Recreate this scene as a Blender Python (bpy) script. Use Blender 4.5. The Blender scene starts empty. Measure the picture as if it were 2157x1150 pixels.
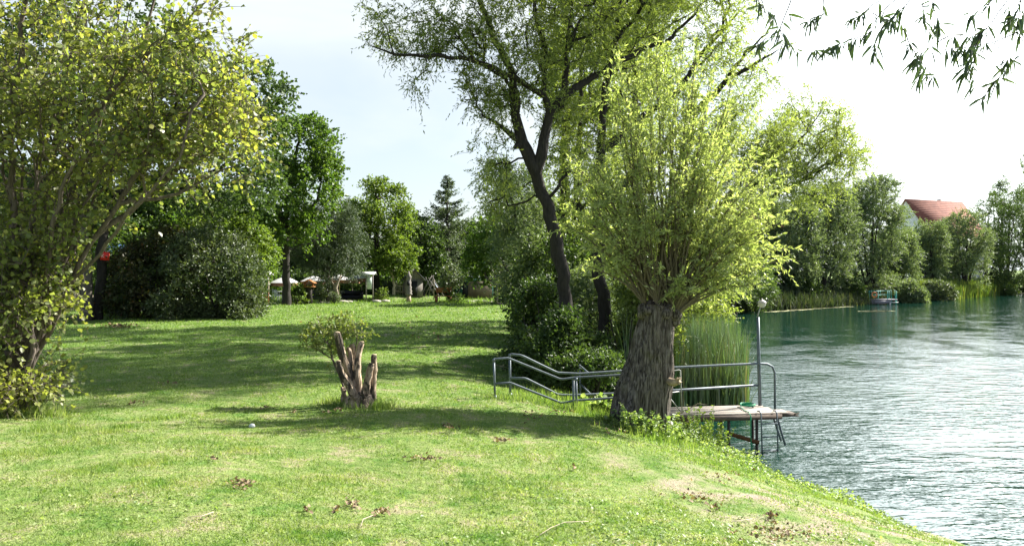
import bpy, math, random
import numpy as np
from mathutils import noise as mnoise, Vector
rng = np.random.default_rng(7)
random.seed(7)
PI = math.pi
F = 1618.0; CX = 1078.5; CY = 575.0; CAMZ = 4.0
C = bpy.context.scene.collection

def P(px, py, Y):
    return np.array([(px-CX)/F*Y, Y, CAMZ+(CY-py)/F*Y])

# ---------------------------------------------------------------- terrain
LAKE = np.array([(20,-60),(14,-20),(11,0),(8.9,5),(7.3,9),(6.3,11.3),(6.0,12.8),(5.4,14.1),(5.05,15.3),(4.95,17.0),(4.6,18.2),(4.0,20),(4.2,23),(5,27),(7,33),(9,41),(12,50),(15.5,62),(19,72),(22,79),
                 (27,81.5),(33,86),(38,91),(44,96.6),(55,107),(67,117.7),(83,134),(100,150),(140,175),(200,190),(260,120),(260,-60)], float)
def lake_sd(x, y):
    """distance to the shoreline, positive on land"""
    x = np.asarray(x, float); y = np.asarray(y, float)
    d = np.full(x.shape, 1e9); inside = np.zeros(x.shape, bool)
    n = len(LAKE)
    for i in range(n):
        ax, ay = LAKE[i]; bx, by = LAKE[(i+1) % n]
        ex, ey = bx-ax, by-ay
        t = np.clip(((x-ax)*ex+(y-ay)*ey)/(ex*ex+ey*ey), 0, 1)
        d = np.minimum(d, np.hypot(x-ax-t*ex, y-ay-t*ey))
        c = (ay > y) != (by > y)
        with np.errstate(divide='ignore', invalid='ignore'):
            xi = ax+(y-ay)*ex/(ey if ey != 0 else 1e-9)
        inside ^= c & (x < xi)
    sd = np.where(inside, -d, d)
    return sd + (0.10*np.sin(1.9*x+2.7*y)+0.09*np.sin(4.3*y-2.1*x+1)+0.05*np.sin(9.1*y+1.3*x))*np.exp(-(d/1.5)**2)
def hz(x, y):
    x = np.asarray(x, float); y = np.asarray(y, float)
    d = lake_sd(x, y)
    dl = np.maximum(d, 0)
    z = 1.65*(1-np.exp(-dl/3.5)) + 0.68*np.exp(-(np.maximum(y, 0)/10.5)**2)*(1-np.exp(-dl/5))
    z += np.clip((y-60)/80, 0, 1)*np.clip((x-10)/20, 0, 1)*np.minimum(dl*0.10, 1.6)
    z += np.clip((y-180)/200, 0, 1)*2
    # shallow undulation
    z += (0.045*np.sin(x*0.55+1.3)*np.cos(y*0.43+0.4) + 0.02*np.sin(x*1.7+y*0.9) + 0.012*np.sin(x*3.1-y*2.3))*np.clip(dl/2, 0, 1)
    # grassy mounds by the garden
    z += 0.55*np.exp(-(((x+10.3)/1.5)**2+((y-66)/1.6)**2)) + 0.35*np.exp(-(((x+6.8)/1.8)**2+((y-67)/1.2)**2))
    return np.where(d < 0, np.maximum(-2.5, d*0.45), z)
def gz(x, y): return float(hz(np.array([x]), np.array([y]))[0])
def G(px, Y):
    x = (px-CX)/F*Y
    return np.array([x, Y, gz(x, Y)])

# ---------------------------------------------------------------- object helpers
def tag(o, label=None, cat=None, group=None, kind=None):
    if label: o['label'] = label
    if cat: o['category'] = cat
    if group: o['group'] = group
    if kind: o['kind'] = kind
    return o
def empty(name, loc, label=None, cat=None, group=None):
    o = bpy.data.objects.new(name, None); C.objects.link(o)
    o.location = tuple(float(v) for v in loc); o.empty_display_size = 0.2
    return tag(o, label, cat, group)
def origin(o):
    v = np.zeros(3)
    while o is not None:
        v = v+np.array(o.location); o = o.parent
    return v
class MB:
    """collects pieces, builds one mesh"""
    def __init__(s): s.v = []; s.f = []; s.n = 0; s.t = []
    def add(s, v, f, tint=None):
        v = np.asarray(v, float).reshape(-1, 3)
        s.v.append(v)
        s.t.append(np.full(len(v), 0.5) if tint is None else np.broadcast_to(np.asarray(tint, float), (len(v),)))
        if isinstance(f, np.ndarray): s.f.append(f+s.n)
        else:
            by = {}
            for q in f: by.setdefault(len(q), []).append(q)
            for q in by.values(): s.f.append(np.array(q, int)+s.n)
        s.n += len(v); return s
    def box(s, c, size, rz=0, rx=0, ry=0, tint=None):
        sx, sy, sz = [q/2 for q in size]
        v = np.array([(a*sx, b*sy, d*sz) for d in (-1, 1) for a, b in ((-1,-1),(1,-1),(1,1),(-1,1))])
        v = v@rot(rx, ry, rz).T+np.array(c)
        return s.add(v, [(0,3,2,1),(4,5,6,7),(0,1,5,4),(1,2,6,5),(2,3,7,6),(3,0,4,7)], tint)
    def bar(s, a, b, w, h=None, tint=None):
        """square bar between two points"""
        h = h or w
        a = np.array(a, float); b = np.array(b, float); d = b-a; L = np.linalg.norm(d); d /= L
        u = np.cross(d, (0,0,1)); u = u/np.linalg.norm(u) if np.linalg.norm(u) > 1e-3 else np.array([1.,0,0])
        n = np.cross(u, d)
        v = [p+u*i*w/2+n*j*h/2 for p in (a, b) for i, j in ((-1,-1),(1,-1),(1,1),(-1,1))]
        return s.add(v, [(0,1,2,3),(7,6,5,4),(0,4,5,1),(1,5,6,2),(2,6,7,3),(3,7,4,0)], tint)
    def tube(s, pts, rad, k=8, cap=True, tint=None, rough=0.0, flute=0.0):
        pts = np.array(pts, float); n = len(pts)
        rad = np.broadcast_to(np.asarray(rad, float), (n,))
        T = np.gradient(pts, axis=0); T /= np.maximum(np.linalg.norm(T, axis=1, keepdims=True), 1e-9)
        up = np.array([0,0,1.]) if abs(T[0][2]) < 0.9 else np.array([1.,0,0])
        U = np.cross(T[0], up); U /= np.linalg.norm(U)
        fl = 1+flute*rng.normal(0, 1, (k,1))
        a = np.arange(k)*2*PI/k; ca = np.cos(a)[:,None]; sa = np.sin(a)[:,None]
        V = np.empty((n, k, 3))
        for i in range(n):
            U = U-T[i]*np.dot(U, T[i]); U /= max(np.linalg.norm(U), 1e-9)
            W = np.cross(T[i], U)
            r = rad[i]*(1+rough*rng.normal(0, 1, (k,1))) if rough else rad[i]
            if flute: fl = fl+flute*0.25*rng.normal(0, 1, (k,1)); r = r*fl
            V[i] = pts[i]+(U*ca+W*sa)*r
        i = np.arange(n-1)[:,None]*k; j = np.arange(k)[None,:]; jn = (j+1) % k
        f = np.stack([i+j, i+jn, i+k+jn, i+k+j], -1).reshape(-1, 4)
        s.add(V.reshape(-1,3), f, tint)
        if cap:
            b = s.n-n*k
            s.f.append(np.arange(k)[None,:][:, ::-1]+b); s.f.append(np.arange(k)[None,:]+b+(n-1)*k)
        return s
    def lathe(s, c, prof, k=16, sx=1, sy=1, tint=None):
        V = []
        for r, z in prof:
            for i in range(k):
                a = 2*PI*i/k; V.append((c[0]+r*math.cos(a)*sx, c[1]+r*math.sin(a)*sy, c[2]+z))
        n = len(prof)
        f = [(i*k+j, i*k+(j+1) % k, (i+1)*k+(j+1) % k, (i+1)*k+j) for i in range(n-1) for j in range(k)]
        f.append(tuple(range(k))[::-1]); f.append(tuple((n-1)*k+j for j in range(k)))
        return s.add(V, f, tint)
    def build(s, name, mat, parent=None, smooth=False, loc=None, attr=False):
        V = np.concatenate(s.v); Fs = [q for q in s.f if len(q)]
        if parent is not None: V = V-origin(parent)
        elif loc is not None: V = V-np.array(loc)
        me = bpy.data.meshes.new(name)
        sizes = np.concatenate([np.full(len(q), q.shape[1]) for q in Fs]); idx = np.concatenate([q.ravel() for q in Fs])
        me.vertices.add(len(V)); me.vertices.foreach_set('co', V.astype(np.float32).ravel())
        me.loops.add(len(idx)); me.loops.foreach_set('vertex_index', idx.astype(np.int32))
        me.polygons.add(len(sizes))
        st = np.concatenate([[0], np.cumsum(sizes)[:-1]])
        me.polygons.foreach_set('loop_start', st.astype(np.int32))
        me.update(calc_edges=True)
        if smooth: me.polygons.foreach_set('use_smooth', np.ones(len(sizes), bool))
        if attr:
            A = me.attributes.new('tint', 'FLOAT', 'POINT'); A.data.foreach_set('value', np.concatenate(s.t).astype(np.float32))
        me.materials.append(mat)
        o = bpy.data.objects.new(name, me); C.objects.link(o)
        if parent is not None: o.parent = parent
        elif loc is not None: o.location = tuple(float(q) for q in loc)
        return o
def rot(rx, ry, rz):
    cx, sx, cy, sy, cz, sz = math.cos(rx), math.sin(rx), math.cos(ry), math.sin(ry), math.cos(rz), math.sin(rz)
    return np.array([[cz,-sz,0],[sz,cz,0],[0,0,1]])@np.array([[cy,0,sy],[0,1,0],[-sy,0,cy]])@np.array([[1,0,0],[0,cx,-sx],[0,sx,cx]])
def copy_tree(o, parent=None):
    c = o.copy(); C.objects.link(c); c.parent = parent
    for ch in list(o.children): copy_tree(ch, c)
    return c

# ---------------------------------------------------------------- materials
def srgb(r, g, b):
    f = lambda v: (v/255/12.92 if v/255 <= 0.04045 else ((v/255+0.055)/1.055)**2.4)
    return (f(r), f(g), f(b), 1)
class NT:
    def __init__(s, name):
        s.m = bpy.data.materials.new(name); s.m.use_nodes = True; s.t = s.m.node_tree; s.t.nodes.clear()
        s.out = s.t.nodes.new('ShaderNodeOutputMaterial')
    def n(s, typ, ins=None, **kw):
        nd = s.t.nodes.new('ShaderNode'+typ)
        for k, v in kw.items(): setattr(nd, k, v)
        for k, v in (ins or {}).items(): s.set(nd, k, v)
        return nd
    def set(s, nd, k, v):
        sock = nd.inputs[k]
        if isinstance(v, bpy.types.NodeSocket): s.t.links.new(v, sock)
        elif isinstance(v, bpy.types.Node): s.t.links.new(v.outputs[0], sock)
        else: sock.default_value = v
    def ramp(s, fac, stops, mode='LINEAR'):
        r = s.n('ValToRGB', {0: fac}); r.color_ramp.interpolation = mode
        e = r.color_ramp.elements
        while len(e) < len(stops): e.new(0.5)
        for q, (p, c) in zip(e, stops):
            q.position = p; q.color = c if len(c) == 4 else (*c, 1)
        return r.outputs[0]
    def noise(s, scale, detail=3, rough=0.55, vec=None, out=0, dist=0):
        q = s.n('TexNoise', {'Scale': scale, 'Detail': detail, 'Roughness': rough, 'Distortion': dist})
        if vec is not None: s.set(q, 'Vector', vec)
        return q.outputs[out]
    def coord(s, scale=(1,1,1), rz=0, which='Object'):
        c = s.n('TexCoord'); m = s.n('Mapping', {0: c.outputs[which], 'Scale': scale, 'Rotation': (0,0,rz)})
        return m.outputs[0]
    def mix(s, fac, a, b, mode='MIX'):
        q = s.n('MixRGB', {0: fac, 1: a, 2: b}, blend_type=mode); return q.outputs[0]
    def math(s, op, a, b=0.0):
        return s.n('Math', {0: a, 1: b}, operation=op).outputs[0]
    def bump(s, h, strength=0.5, dist=0.02):
        return s.n('Bump', {'Strength': strength, 'Distance': dist, 'Height': h}).outputs[0]
    def pbr(s, col, rough=0.6, nrm=None, spec=0.4, metal=0.0, **kw):
        q = s.n('BsdfPrincipled', {'Base Color': col, 'Roughness': rough, 'Metallic': metal, 'Specular IOR Level': spec})
        if nrm is not None: s.set(q, 'Normal', nrm)
        for k, v in kw.items(): s.set(q, k, v)
        return q.outputs[0]
    def done(s, sh):
        s.t.links.new(sh, s.out.inputs[0]); return s.m
def leafmat(name, stops, trans=0.45, tgain=1.5, rough=0.5, spec=0.3, hue=0.0):
    """stops: 3 colours from darker to paler leaf, picked per leaf"""
    m = NT(name)
    a = m.n('Attribute', attribute_name='tint').outputs['Fac']
    k = len(stops)
    col = m.ramp(a, [(i/(k-1), c) for i, c in enumerate(stops)])
    big = m.noise(0.6, 2, vec=m.coord())
    col = m.mix(m.math('MULTIPLY', m.ramp(big, [(0.35,(0,0,0)),(0.65,(1,1,1))]), 0.35), col, stops[-1])
    p = m.pbr(col, rough, spec=spec)
    tc = m.mix(1.0, col, (tgain*1.1, tgain*1.15, tgain*0.45, 1), 'MULTIPLY')
    t = m.n('BsdfTranslucent', {0: tc}).outputs[0]
    return m.done(m.n('MixShader', {0: trans, 1: p, 2: t}).outputs[0])
def barkmat(name, c1, c2, scale=6, bstr=0.8, moss=None):
    m = NT(name)
    v = m.coord((1,1,0.18))
    n1 = m.noise(scale*3, 5, 0.65, vec=v, dist=0.3); n2 = m.noise(2.0, 3, vec=m.coord())
    col = m.ramp(n1, [(0.32, c1), (0.68, c2)])
    col = m.mix(m.math('MULTIPLY', n2, 0.6), col, tuple(0.6*q for q in c2[:3])+(1,))
    if moss: col = m.mix(m.ramp(n2, [(0.55,(0,0,0)),(0.7,(1,1,1))]), col, moss)
    return m.done(m.pbr(col, 0.9, m.bump(n1, bstr, 0.03), 0.2))
def plain(name, col, rough=0.6, metal=0.0, var=0.25, scale=8, spec=0.4, bump=0.2):
    m = NT(name)
    n = m.noise(scale, 4, 0.6, vec=m.coord()); n2 = m.noise(scale*6, 3, vec=m.coord())
    d = tuple(q*(1-var) for q in col[:3])+(1,); l = tuple(min(1, q*(1+var*0.6)) for q in col[:3])+(1,)
    c = m.ramp(n, [(0.3, d), (0.7, l)])
    return m.done(m.pbr(c, rough, m.bump(n2, bump, 0.005), spec, metal))
def woodmat(name, c1, c2, axis=(1,12,12), rough=0.8):
    m = NT(name)
    n = m.noise(3, 5, 0.65, vec=m.coord(axis), dist=0.4)
    c = m.ramp(n, [(0.3, c1), (0.7, c2)])
    return m.done(m.pbr(c, rough, m.bump(n, 0.4, 0.01), 0.25))

M = {}
M['bark_dark'] = barkmat('bark_dark', (0.016,0.0145,0.013,1), (0.058,0.051,0.044,1))
M['bark_grey'] = barkmat('bark_grey', (0.05,0.045,0.04,1), (0.16,0.14,0.115,1))
M['bark_hazel'] = barkmat('bark_hazel', (0.05,0.042,0.036,1), (0.19,0.155,0.13,1), 8, 0.4)
M['bark_shoot'] = barkmat('bark_shoot', (0.10,0.085,0.055,1), (0.20,0.17,0.11,1), 10, 0.3)
M['leaf_hazel'] = leafmat('leaf_hazel', [(0.05,0.08,0.03,1),(0.12,0.165,0.05,1),(0.24,0.285,0.115,1),(0.38,0.35,0.09,1)], 0.48, 1.6, 0.4, 0.5)
M['leaf_pollard'] = leafmat('leaf_pollard', [(0.15,0.205,0.08,1),(0.27,0.325,0.14,1),(0.45,0.48,0.30,1)], 0.52, 1.4, 0.38)
M['leaf_willow_light'] = leafmat('leaf_willow_light', [(0.11,0.155,0.045,1),(0.20,0.25,0.075,1),(0.31,0.345,0.14,1)], 0.45, 1.6, 0.45)
M['leaf_sprout'] = leafmat('leaf_sprout', [(0.06,0.10,0.02,1),(0.12,0.17,0.04,1),(0.24,0.25,0.10,1)], 0.4, 1.4, 0.4)
M['leaf_willow'] = leafmat('leaf_willow', [(0.085,0.125,0.04,1),(0.16,0.205,0.06,1),(0.26,0.295,0.10,1)], 0.45, 1.5, 0.45)
M['leaf_willow_grey'] = leafmat('leaf_willow_grey', [(0.07,0.105,0.06,1),(0.135,0.185,0.095,1),(0.24,0.29,0.165,1)], 0.35, 1.3, 0.5)
M['leaf_dark'] = leafmat('leaf_dark', [(0.028,0.055,0.018,1),(0.055,0.095,0.03,1),(0.10,0.14,0.045,1)], 0.35, 1.5, 0.45)
M['leaf_maple'] = leafmat('leaf_maple', [(0.03,0.07,0.015,1),(0.07,0.125,0.025,1),(0.12,0.17,0.035,1)], 0.4, 1.5, 0.45)
M['leaf_yellow'] = leafmat('leaf_yellow', [(0.06,0.11,0.02,1),(0.115,0.175,0.035,1),(0.19,0.235,0.05,1)], 0.4, 1.4, 0.5)
M['leaf_pine'] = leafmat('leaf_pine', [(0.05,0.08,0.045,1),(0.09,0.125,0.07,1),(0.14,0.175,0.10,1)], 0.2, 1.0, 0.6)
M['leaf_spruce'] = leafmat('leaf_spruce', [(0.05,0.08,0.04,1),(0.09,0.13,0.06,1),(0.14,0.18,0.085,1)], 0.25, 1.1, 0.6)
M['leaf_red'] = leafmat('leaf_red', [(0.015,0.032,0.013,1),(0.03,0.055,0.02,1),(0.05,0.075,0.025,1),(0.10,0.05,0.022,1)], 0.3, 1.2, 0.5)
M['leaf_shrub'] = leafmat('leaf_shrub', [(0.04,0.065,0.03,1),(0.09,0.125,0.055,1),(0.19,0.22,0.13,1)], 0.3, 1.2, 0.38, 0.6)
M['leaf_thicket'] = leafmat('leaf_thicket', [(0.03,0.05,0.02,1),(0.065,0.095,0.038,1),(0.14,0.165,0.085,1)], 0.3, 1.3, 0.45, 0.4)
M['leaf_weed'] = leafmat('leaf_weed', [(0.08,0.15,0.035,1),(0.18,0.27,0.075,1),(0.34,0.40,0.20,1)], 0.4, 1.4, 0.45)
M['leaf_overhang'] = leafmat('leaf_overhang', [(0.04,0.07,0.04,1),(0.065,0.105,0.055,1),(0.10,0.14,0.07,1)], 0.3, 1.1, 0.4, 0.6)
M['reed'] = leafmat('reed', [(0.02,0.07,0.025,1),(0.06,0.16,0.045,1),(0.18,0.33,0.12,1),(0.34,0.30,0.16,1)], 0.16, 1.2, 0.32, 0.9)
M['reed_far'] = leafmat('reed_far', [(0.022,0.045,0.025,1),(0.045,0.075,0.035,1),(0.11,0.12,0.065,1)], 0.3, 1.2, 0.6)
M['reed_bright'] = leafmat('reed_bright', [(0.04,0.09,0.025,1),(0.10,0.17,0.035,1),(0.24,0.25,0.06,1)], 0.35, 1.3, 0.6)
M['litter'] = leafmat('litter', [(0.06,0.038,0.022,1),(0.17,0.115,0.07,1),(0.40,0.30,0.19,1)], 0.2, 1.0, 0.7)
M['galv'] = plain('galvanised_steel', (0.14,0.165,0.19,1), 0.5, 0.3, 0.3, 14)
M['galv_light'] = plain('pale_steel', (0.32,0.32,0.31,1), 0.5, 0.3, 0.25, 14)
M['rust'] = plain('dark_rusty_steel', (0.06,0.05,0.05,1), 0.7, 0.2, 0.5, 20)
M['beam'] = woodmat('orange_weathered_beam', (0.03,0.02,0.012,1), (0.20,0.09,0.035,1))
M['deck'] = woodmat('deck_planks', (0.13,0.11,0.095,1), (0.36,0.32,0.275,1), (1.2,14,14))
M['deck_edge'] = woodmat('deck_fascia', (0.05,0.04,0.035,1), (0.15,0.115,0.09,1), (1.2,10,10))
M['hose'] = plain('green_hose', (0.015,0.28,0.13,1), 0.4, 0, 0.1)
M['globe'] = plain('frosted_globe', (0.62,0.58,0.50,1), 0.3, 0, 0.12, 5)
M['lampcap'] = plain('lamp_cap', (0.55,0.50,0.45,1), 0.4, 0, 0.2)
M['cutwood'] = woodmat('cut_wood', (0.22,0.16,0.10,1), (0.48,0.38,0.27,1), (6,6,6))
M['deadwood'] = woodmat('bare_grey_wood', (0.075,0.055,0.04,1), (0.42,0.35,0.275,1), (10,10,2.5))
M['brokenwood'] = woodmat('broken_orange_wood', (0.10,0.065,0.04,1), (0.42,0.27,0.16,1), (8,8,3))
M['white_cloth'] = leafmat('white_canvas', [(0.8,0.78,0.8,1)]*3, 0.4, .85, .8)
M['orange_cloth'] = plain('orange_canvas', (0.30,0.14,0.08,1), 0.8, 0, 0.3)
M['black'] = plain('black_rattan', (0.012,0.012,0.014,1), 0.7)
M['redwood'] = plain('red_brown_paint', (0.30,0.07,0.025,1), 0.6)
M['orangewood'] = woodmat('orange_stained_wood', (0.22,0.09,0.03,1), (0.42,0.19,0.07,1), (2,8,8))
M['brownwood'] = woodmat('red_brown_wood', (0.13,0.04,0.02,1), (0.28,0.09,0.045,1), (2,8,8))
M['greywood'] = woodmat('grey_wood', (0.10,0.09,0.085,1), (0.28,0.25,0.22,1), (8,8,1.5))
M['palewood'] = woodmat('pale_wood', (0.3,0.25,0.18,1), (0.55,0.47,0.36,1), (8,8,1.5))
M['panel_white'] = plain('white_panel', (0.62,0.68,0.66,1), 0.5, 0, 0.08)
M['picture'] = plain('blue_green_poster', (0.03,0.12,0.2,1), 0.5, 0, 0.6, 5)
M['roof_dark'] = plain('slate_roof', (0.10,0.10,0.12,1), 0.7)
M['shed_green'] = plain('dark_green_paint', (0.015,0.085,0.07,1), 0.6)
M['shed_brown'] = woodmat('brown_shed_boards', (0.13,0.095,0.075,1), (0.24,0.18,0.145,1), (9,9,0.6))
M['metal_white'] = plain('white_painted_metal', (0.7,0.7,0.7,1), 0.5)
M['blue'] = plain('faded_blue', (0.25,0.42,0.62,1), 0.7)
M['sign_red'] = plain('red_enamel', (0.72,0.035,0.02,1), 0.5, 0, 0.12)
M['white'] = plain('white_paint', (0.8,0.8,0.78,1), 0.6, 0, 0.08)
M['stone'] = plain('pale_rubble', (0.45,0.40,0.36,1), 0.9, 0, 0.35)
M['sand'] = plain('pale_sand', (0.45,0.41,0.36,1), 0.9, 0, 0.2)
M['plaster'] = plain('white_plaster', (0.82,0.83,0.86,1), 0.85, 0, 0.05, 1)
M['pontoon_green'] = plain('pontoon_green_paint', (0.03,0.30,0.24,1), 0.5)
M['pontoon_grey'] = woodmat('pontoon_boards', (0.16,0.15,0.17,1), (0.36,0.34,0.37,1), (2,8,8))
M['buoy'] = plain('orange_lifebuoy', (0.75,0.24,0.10,1), 0.5, 0, 0.1)
M['glass'] = plain('window_glass', (0.05,0.06,0.07,1), 0.1, 0, 0.2)
M['hammock'] = plain('grey_blue_cloth', (0.28,0.31,0.37,1), 0.8)
def tilemat():
    m = NT('red_roof_tiles')
    w = m.n('TexWave', {'Vector': m.coord(), 'Scale': 0.9, 'Distortion': 0.3}, bands_direction='Z').outputs['Fac']
    n = m.noise(1.2, 4, vec=m.coord())
    c = m.ramp(n, [(0.3,(0.20,0.075,0.055,1)),(0.7,(0.34,0.14,0.10,1))])
    c = m.mix(m.math('MULTIPLY', w, 0.35), c, (0.18,0.05,0.03,1))
    return m.done(m.pbr(c, 0.85, m.bump(w, 0.5, 0.05), 0.2))
M['tiles'] = tilemat()

def grass_colour(m):
    """patchy lawn colour shared by the soil sheet and the blades (world-placed)"""
    g = m.n('NewGeometry').outputs['Position']
    mp = lambda s: m.n('Mapping', {0: g, 'Scale': s}).outputs[0]
    a = m.noise(0.35, 4, 0.6, vec=mp((1,1,0))); b = m.noise(1.7, 4, 0.6, vec=mp((1,0.8,0))); c = m.noise(6, 3, 0.6, vec=mp((1,1,0)))
    sep = m.n('SeparateXYZ', {0: g}); Y = sep.outputs['Y']; X = sep.outputs['X']
    near = m.n('MapRange', {0: Y, 1: 8.0, 2: 24.0, 3: 1.0, 4: 0.0}).outputs[0]
    col = m.ramp(a, [(0.3,(0.095,0.175,0.028,1)),(0.7,(0.155,0.235,0.05,1))])
    bc = m.math('ADD', m.math('MULTIPLY', b, 0.6), m.math('MULTIPLY', c, 0.4))
    dry = m.ramp(bc, [(0.40,(0,0,0)),(0.60,(1,1,1))])
    col = m.mix(m.math('MULTIPLY', dry, m.math('ADD', m.math('MULTIPLY', near, 0.60), 0.25)), col, (0.29,0.32,0.13,1))
    lush = m.ramp(bc, [(0.33,(1,1,1)),(0.44,(0,0,0))])
    col = m.mix(m.math('MULTIPLY', lush, 0.6), col, (0.09,0.19,0.045,1))
    return col, near, a, b, c, X, Y
def groundmat():
    m = NT('lawn_soil')
    col, near, a, b, c, X, Y = grass_colour(m)
    bare = m.ramp(m.math('ADD', b, m.math('MULTIPLY', c, 0.5)), [(0.80,(0,0,0)),(0.92,(1,1,1))])
    col = m.mix(m.math('MULTIPLY', bare, 0.7), col, (0.30,0.25,0.17,1))
    # worn strip above the water near the photographer
    sx = m.n('MapRange', {0: m.math('ADD', X, m.math('MULTIPLY', Y, 0.22)), 1: 3.4, 2: 4.6, 3: 0.0, 4: 1.0}).outputs[0]
    sy = m.n('MapRange', {0: Y, 1: 9.5, 2: 11.5, 3: 1.0, 4: 0.0}).outputs[0]
    worn = m.math('MULTIPLY', m.math('MULTIPLY', sx, sy), m.ramp(b, [(0.42,(0,0,0)),(0.58,(1,1,1))]))
    col = m.mix(m.math('MULTIPLY', worn, 0.9), col, (0.34,0.27,0.22,1))
    pz = m.n('SeparateXYZ', {0: m.n('NewGeometry').outputs['Position']}).outputs['Z']
    wet = m.n('MapRange', {0: m.math('ADD', pz, m.math('MULTIPLY', c, 0.12)), 1: 0.10, 2: 0.24, 3: 1.0, 4: 0.0}).outputs[0]
    col = m.mix(wet, col, (0.055,0.045,0.03,1))
    fine = m.noise(28, 4, 0.7, vec=m.n('NewGeometry').outputs['Position'])
    col = m.mix(1.0, col, m.ramp(fine, [(0.3,(0.62,0.62,0.62)),(0.7,(1.15,1.15,1.15))]), 'MULTIPLY')
    nrm = m.bump(m.math('ADD', fine, m.math('MULTIPLY', c, 1.5)), 0.8, 0.05)
    return m.done(m.pbr(col, 0.95, nrm, 0.15))
def blademat():
    m = NT('grass_blades')
    col = grass_colour(m)[0]
    t = m.n('Attribute', attribute_name='tint').outputs['Fac']
    col = m.mix(1.0, col, m.ramp(t, [(0,(0.6,0.7,0.5)),(0.6,(1.1,1.1,1.0)),(0.85,(1.35,1.3,1.4)),(1.0,(2.0,1.8,2.4))]), 'MULTIPLY')
    p = m.pbr(col, 0.55, spec=0.35)
    tr = m.n('BsdfTranslucent', {0: m.mix(1.0, col, (1.5,1.6,0.7,1), 'MULTIPLY')}).outputs[0]
    return m.done(m.n('MixShader', {0: 0.4, 1: p, 2: tr}).outputs[0])
def watermat():
    m = NT('lake_water')
    g = m.n('NewGeometry').outputs['Position']
    r = math.radians(-48)
    def wv(s, sc, det, rg, rz=r):
        v = m.n('Mapping', {0: g, 'Rotation': (0,0,rz), 'Scale': (s[0],s[1],1)}).outputs[0]
        return m.noise(sc, det, rg, vec=v, dist=0.35)
    w1 = wv((0.30,1.0), 3.6, 2.5, 0.5); w2 = wv((0.5,1.0), 11.0, 2, 0.5, r+0.45); w3 = wv((1,1), 0.35, 2, 0.5)
    amp = m.n('MapRange', {0: w3, 1: 0.35, 2: 0.65, 3: 0.35, 4: 1.1}).outputs[0]
    amp = m.math('MULTIPLY', amp, m.n('MapRange', {0: m.n('SeparateXYZ', {0: g}).outputs['Y'], 1: 13.0, 2: 50.0, 3: 1.0, 4: 0.27}).outputs[0])
    h = m.math('MULTIPLY', m.math('ADD', m.math('MULTIPLY', w1, 1.0), m.math('MULTIPLY', w2, 0.28)), amp)
    nrm = m.bump(h, 1.0, 0.125)
    deep = m.mix(m.noise(0.12, 3, vec=g), (0.004,0.028,0.020,1), (0.007,0.037,0.024,1))
    return m.done(m.pbr(deep, 0.06, nrm, 0.5, IOR=1.62))

# ---------------------------------------------------------------- leaves
def unit(v): return v/np.maximum(np.linalg.norm(v, axis=-1, keepdims=True), 1e-9)
def put_leaves(mb, pos, d, L, W, tint, shape='diamond', fold=0.25, flat=0.0):
    """pos, d: (n,3); L, W: (n,) leaf length and width"""
    n = len(pos)
    r = rng.normal(0, 1, (n,3)); r[:,2] += flat*2
    s = unit(np.cross(d, r)); nn = np.cross(s, d)
    L = np.broadcast_to(L, (n,))[:,None]; W = np.broadcast_to(W, (n,))[:,None]
    if shape == 'tri':
        V = np.stack([pos-s*W*0.5, pos+s*W*0.5, pos+d*L], 1); Fq = np.array([[0,1,2]])
    elif shape == 'diamond':
        V = np.stack([pos, pos+d*L*0.45+s*W*0.5+nn*W*fold, pos+d*L, pos+d*L*0.45-s*W*0.5+nn*W*fold], 1); Fq = np.array([[0,1,2],[0,2,3]])
    elif shape == 'round':
        a = d*L
        V = np.stack([pos, pos+a*0.22+s*W*0.42, pos+a*0.62+s*W*0.5+nn*W*fold, pos+a, pos+a*0.62-s*W*0.5+nn*W*fold, pos+a*0.22-s*W*0.42], 1)
        Fq = np.array([[0,1,2,3],[0,3,4,5]])
    elif shape == 'lance':
        a = d*L; dr = np.array([0,0,-1.])*L
        V = np.stack([pos, pos+a*0.3+s*W*0.5+nn*W*fold, pos+a*0.68+s*W*0.36+dr*0.05+nn*W*fold, pos+a+dr*0.16, pos+a*0.68-s*W*0.36+dr*0.05+nn*W*fold, pos+a*0.3-s*W*0.5+nn*W*fold], 1)
        Fq = np.array([[0,1,2,3],[0,3,4,5]])
    k = V.shape[1]
    f = (Fq[None]+np.arange(n)[:,None,None]*k).reshape(-1, Fq.shape[1])
    mb.add(V.reshape(-1,3), f, np.repeat(np.broadcast_to(tint, (n,)), k))
def twigs(pos, dirs, m, L, k, spread, gravity=0.0):
    """m twiglets at each point, k leaf spots on each -> leaf pos, dir, twig start, twig end"""
    n = len(pos)
    b = np.repeat(pos, m, 0); d = unit(np.repeat(dirs, m, 0)+rng.normal(0, spread, (n*m,3)))
    l = L*rng.uniform(0.5, 1.2, (n*m,1))
    t = (np.arange(k)+rng.uniform(0.1, 0.9, (n*m,k)))/k
    p = b[:,None]+d[:,None]*(l[:,None]*t[...,None])
    p[...,2] -= gravity*l*t**2
    ld = d[:,None]*0.7+rng.normal(0, 0.6, (n*m,k,3)); ld[...,2] -= gravity*t*1.2
    e = b+d*l; e[:,2] -= gravity*l[:,0]
    return p.reshape(-1,3), unit(ld.reshape(-1,3)), b, e
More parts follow.
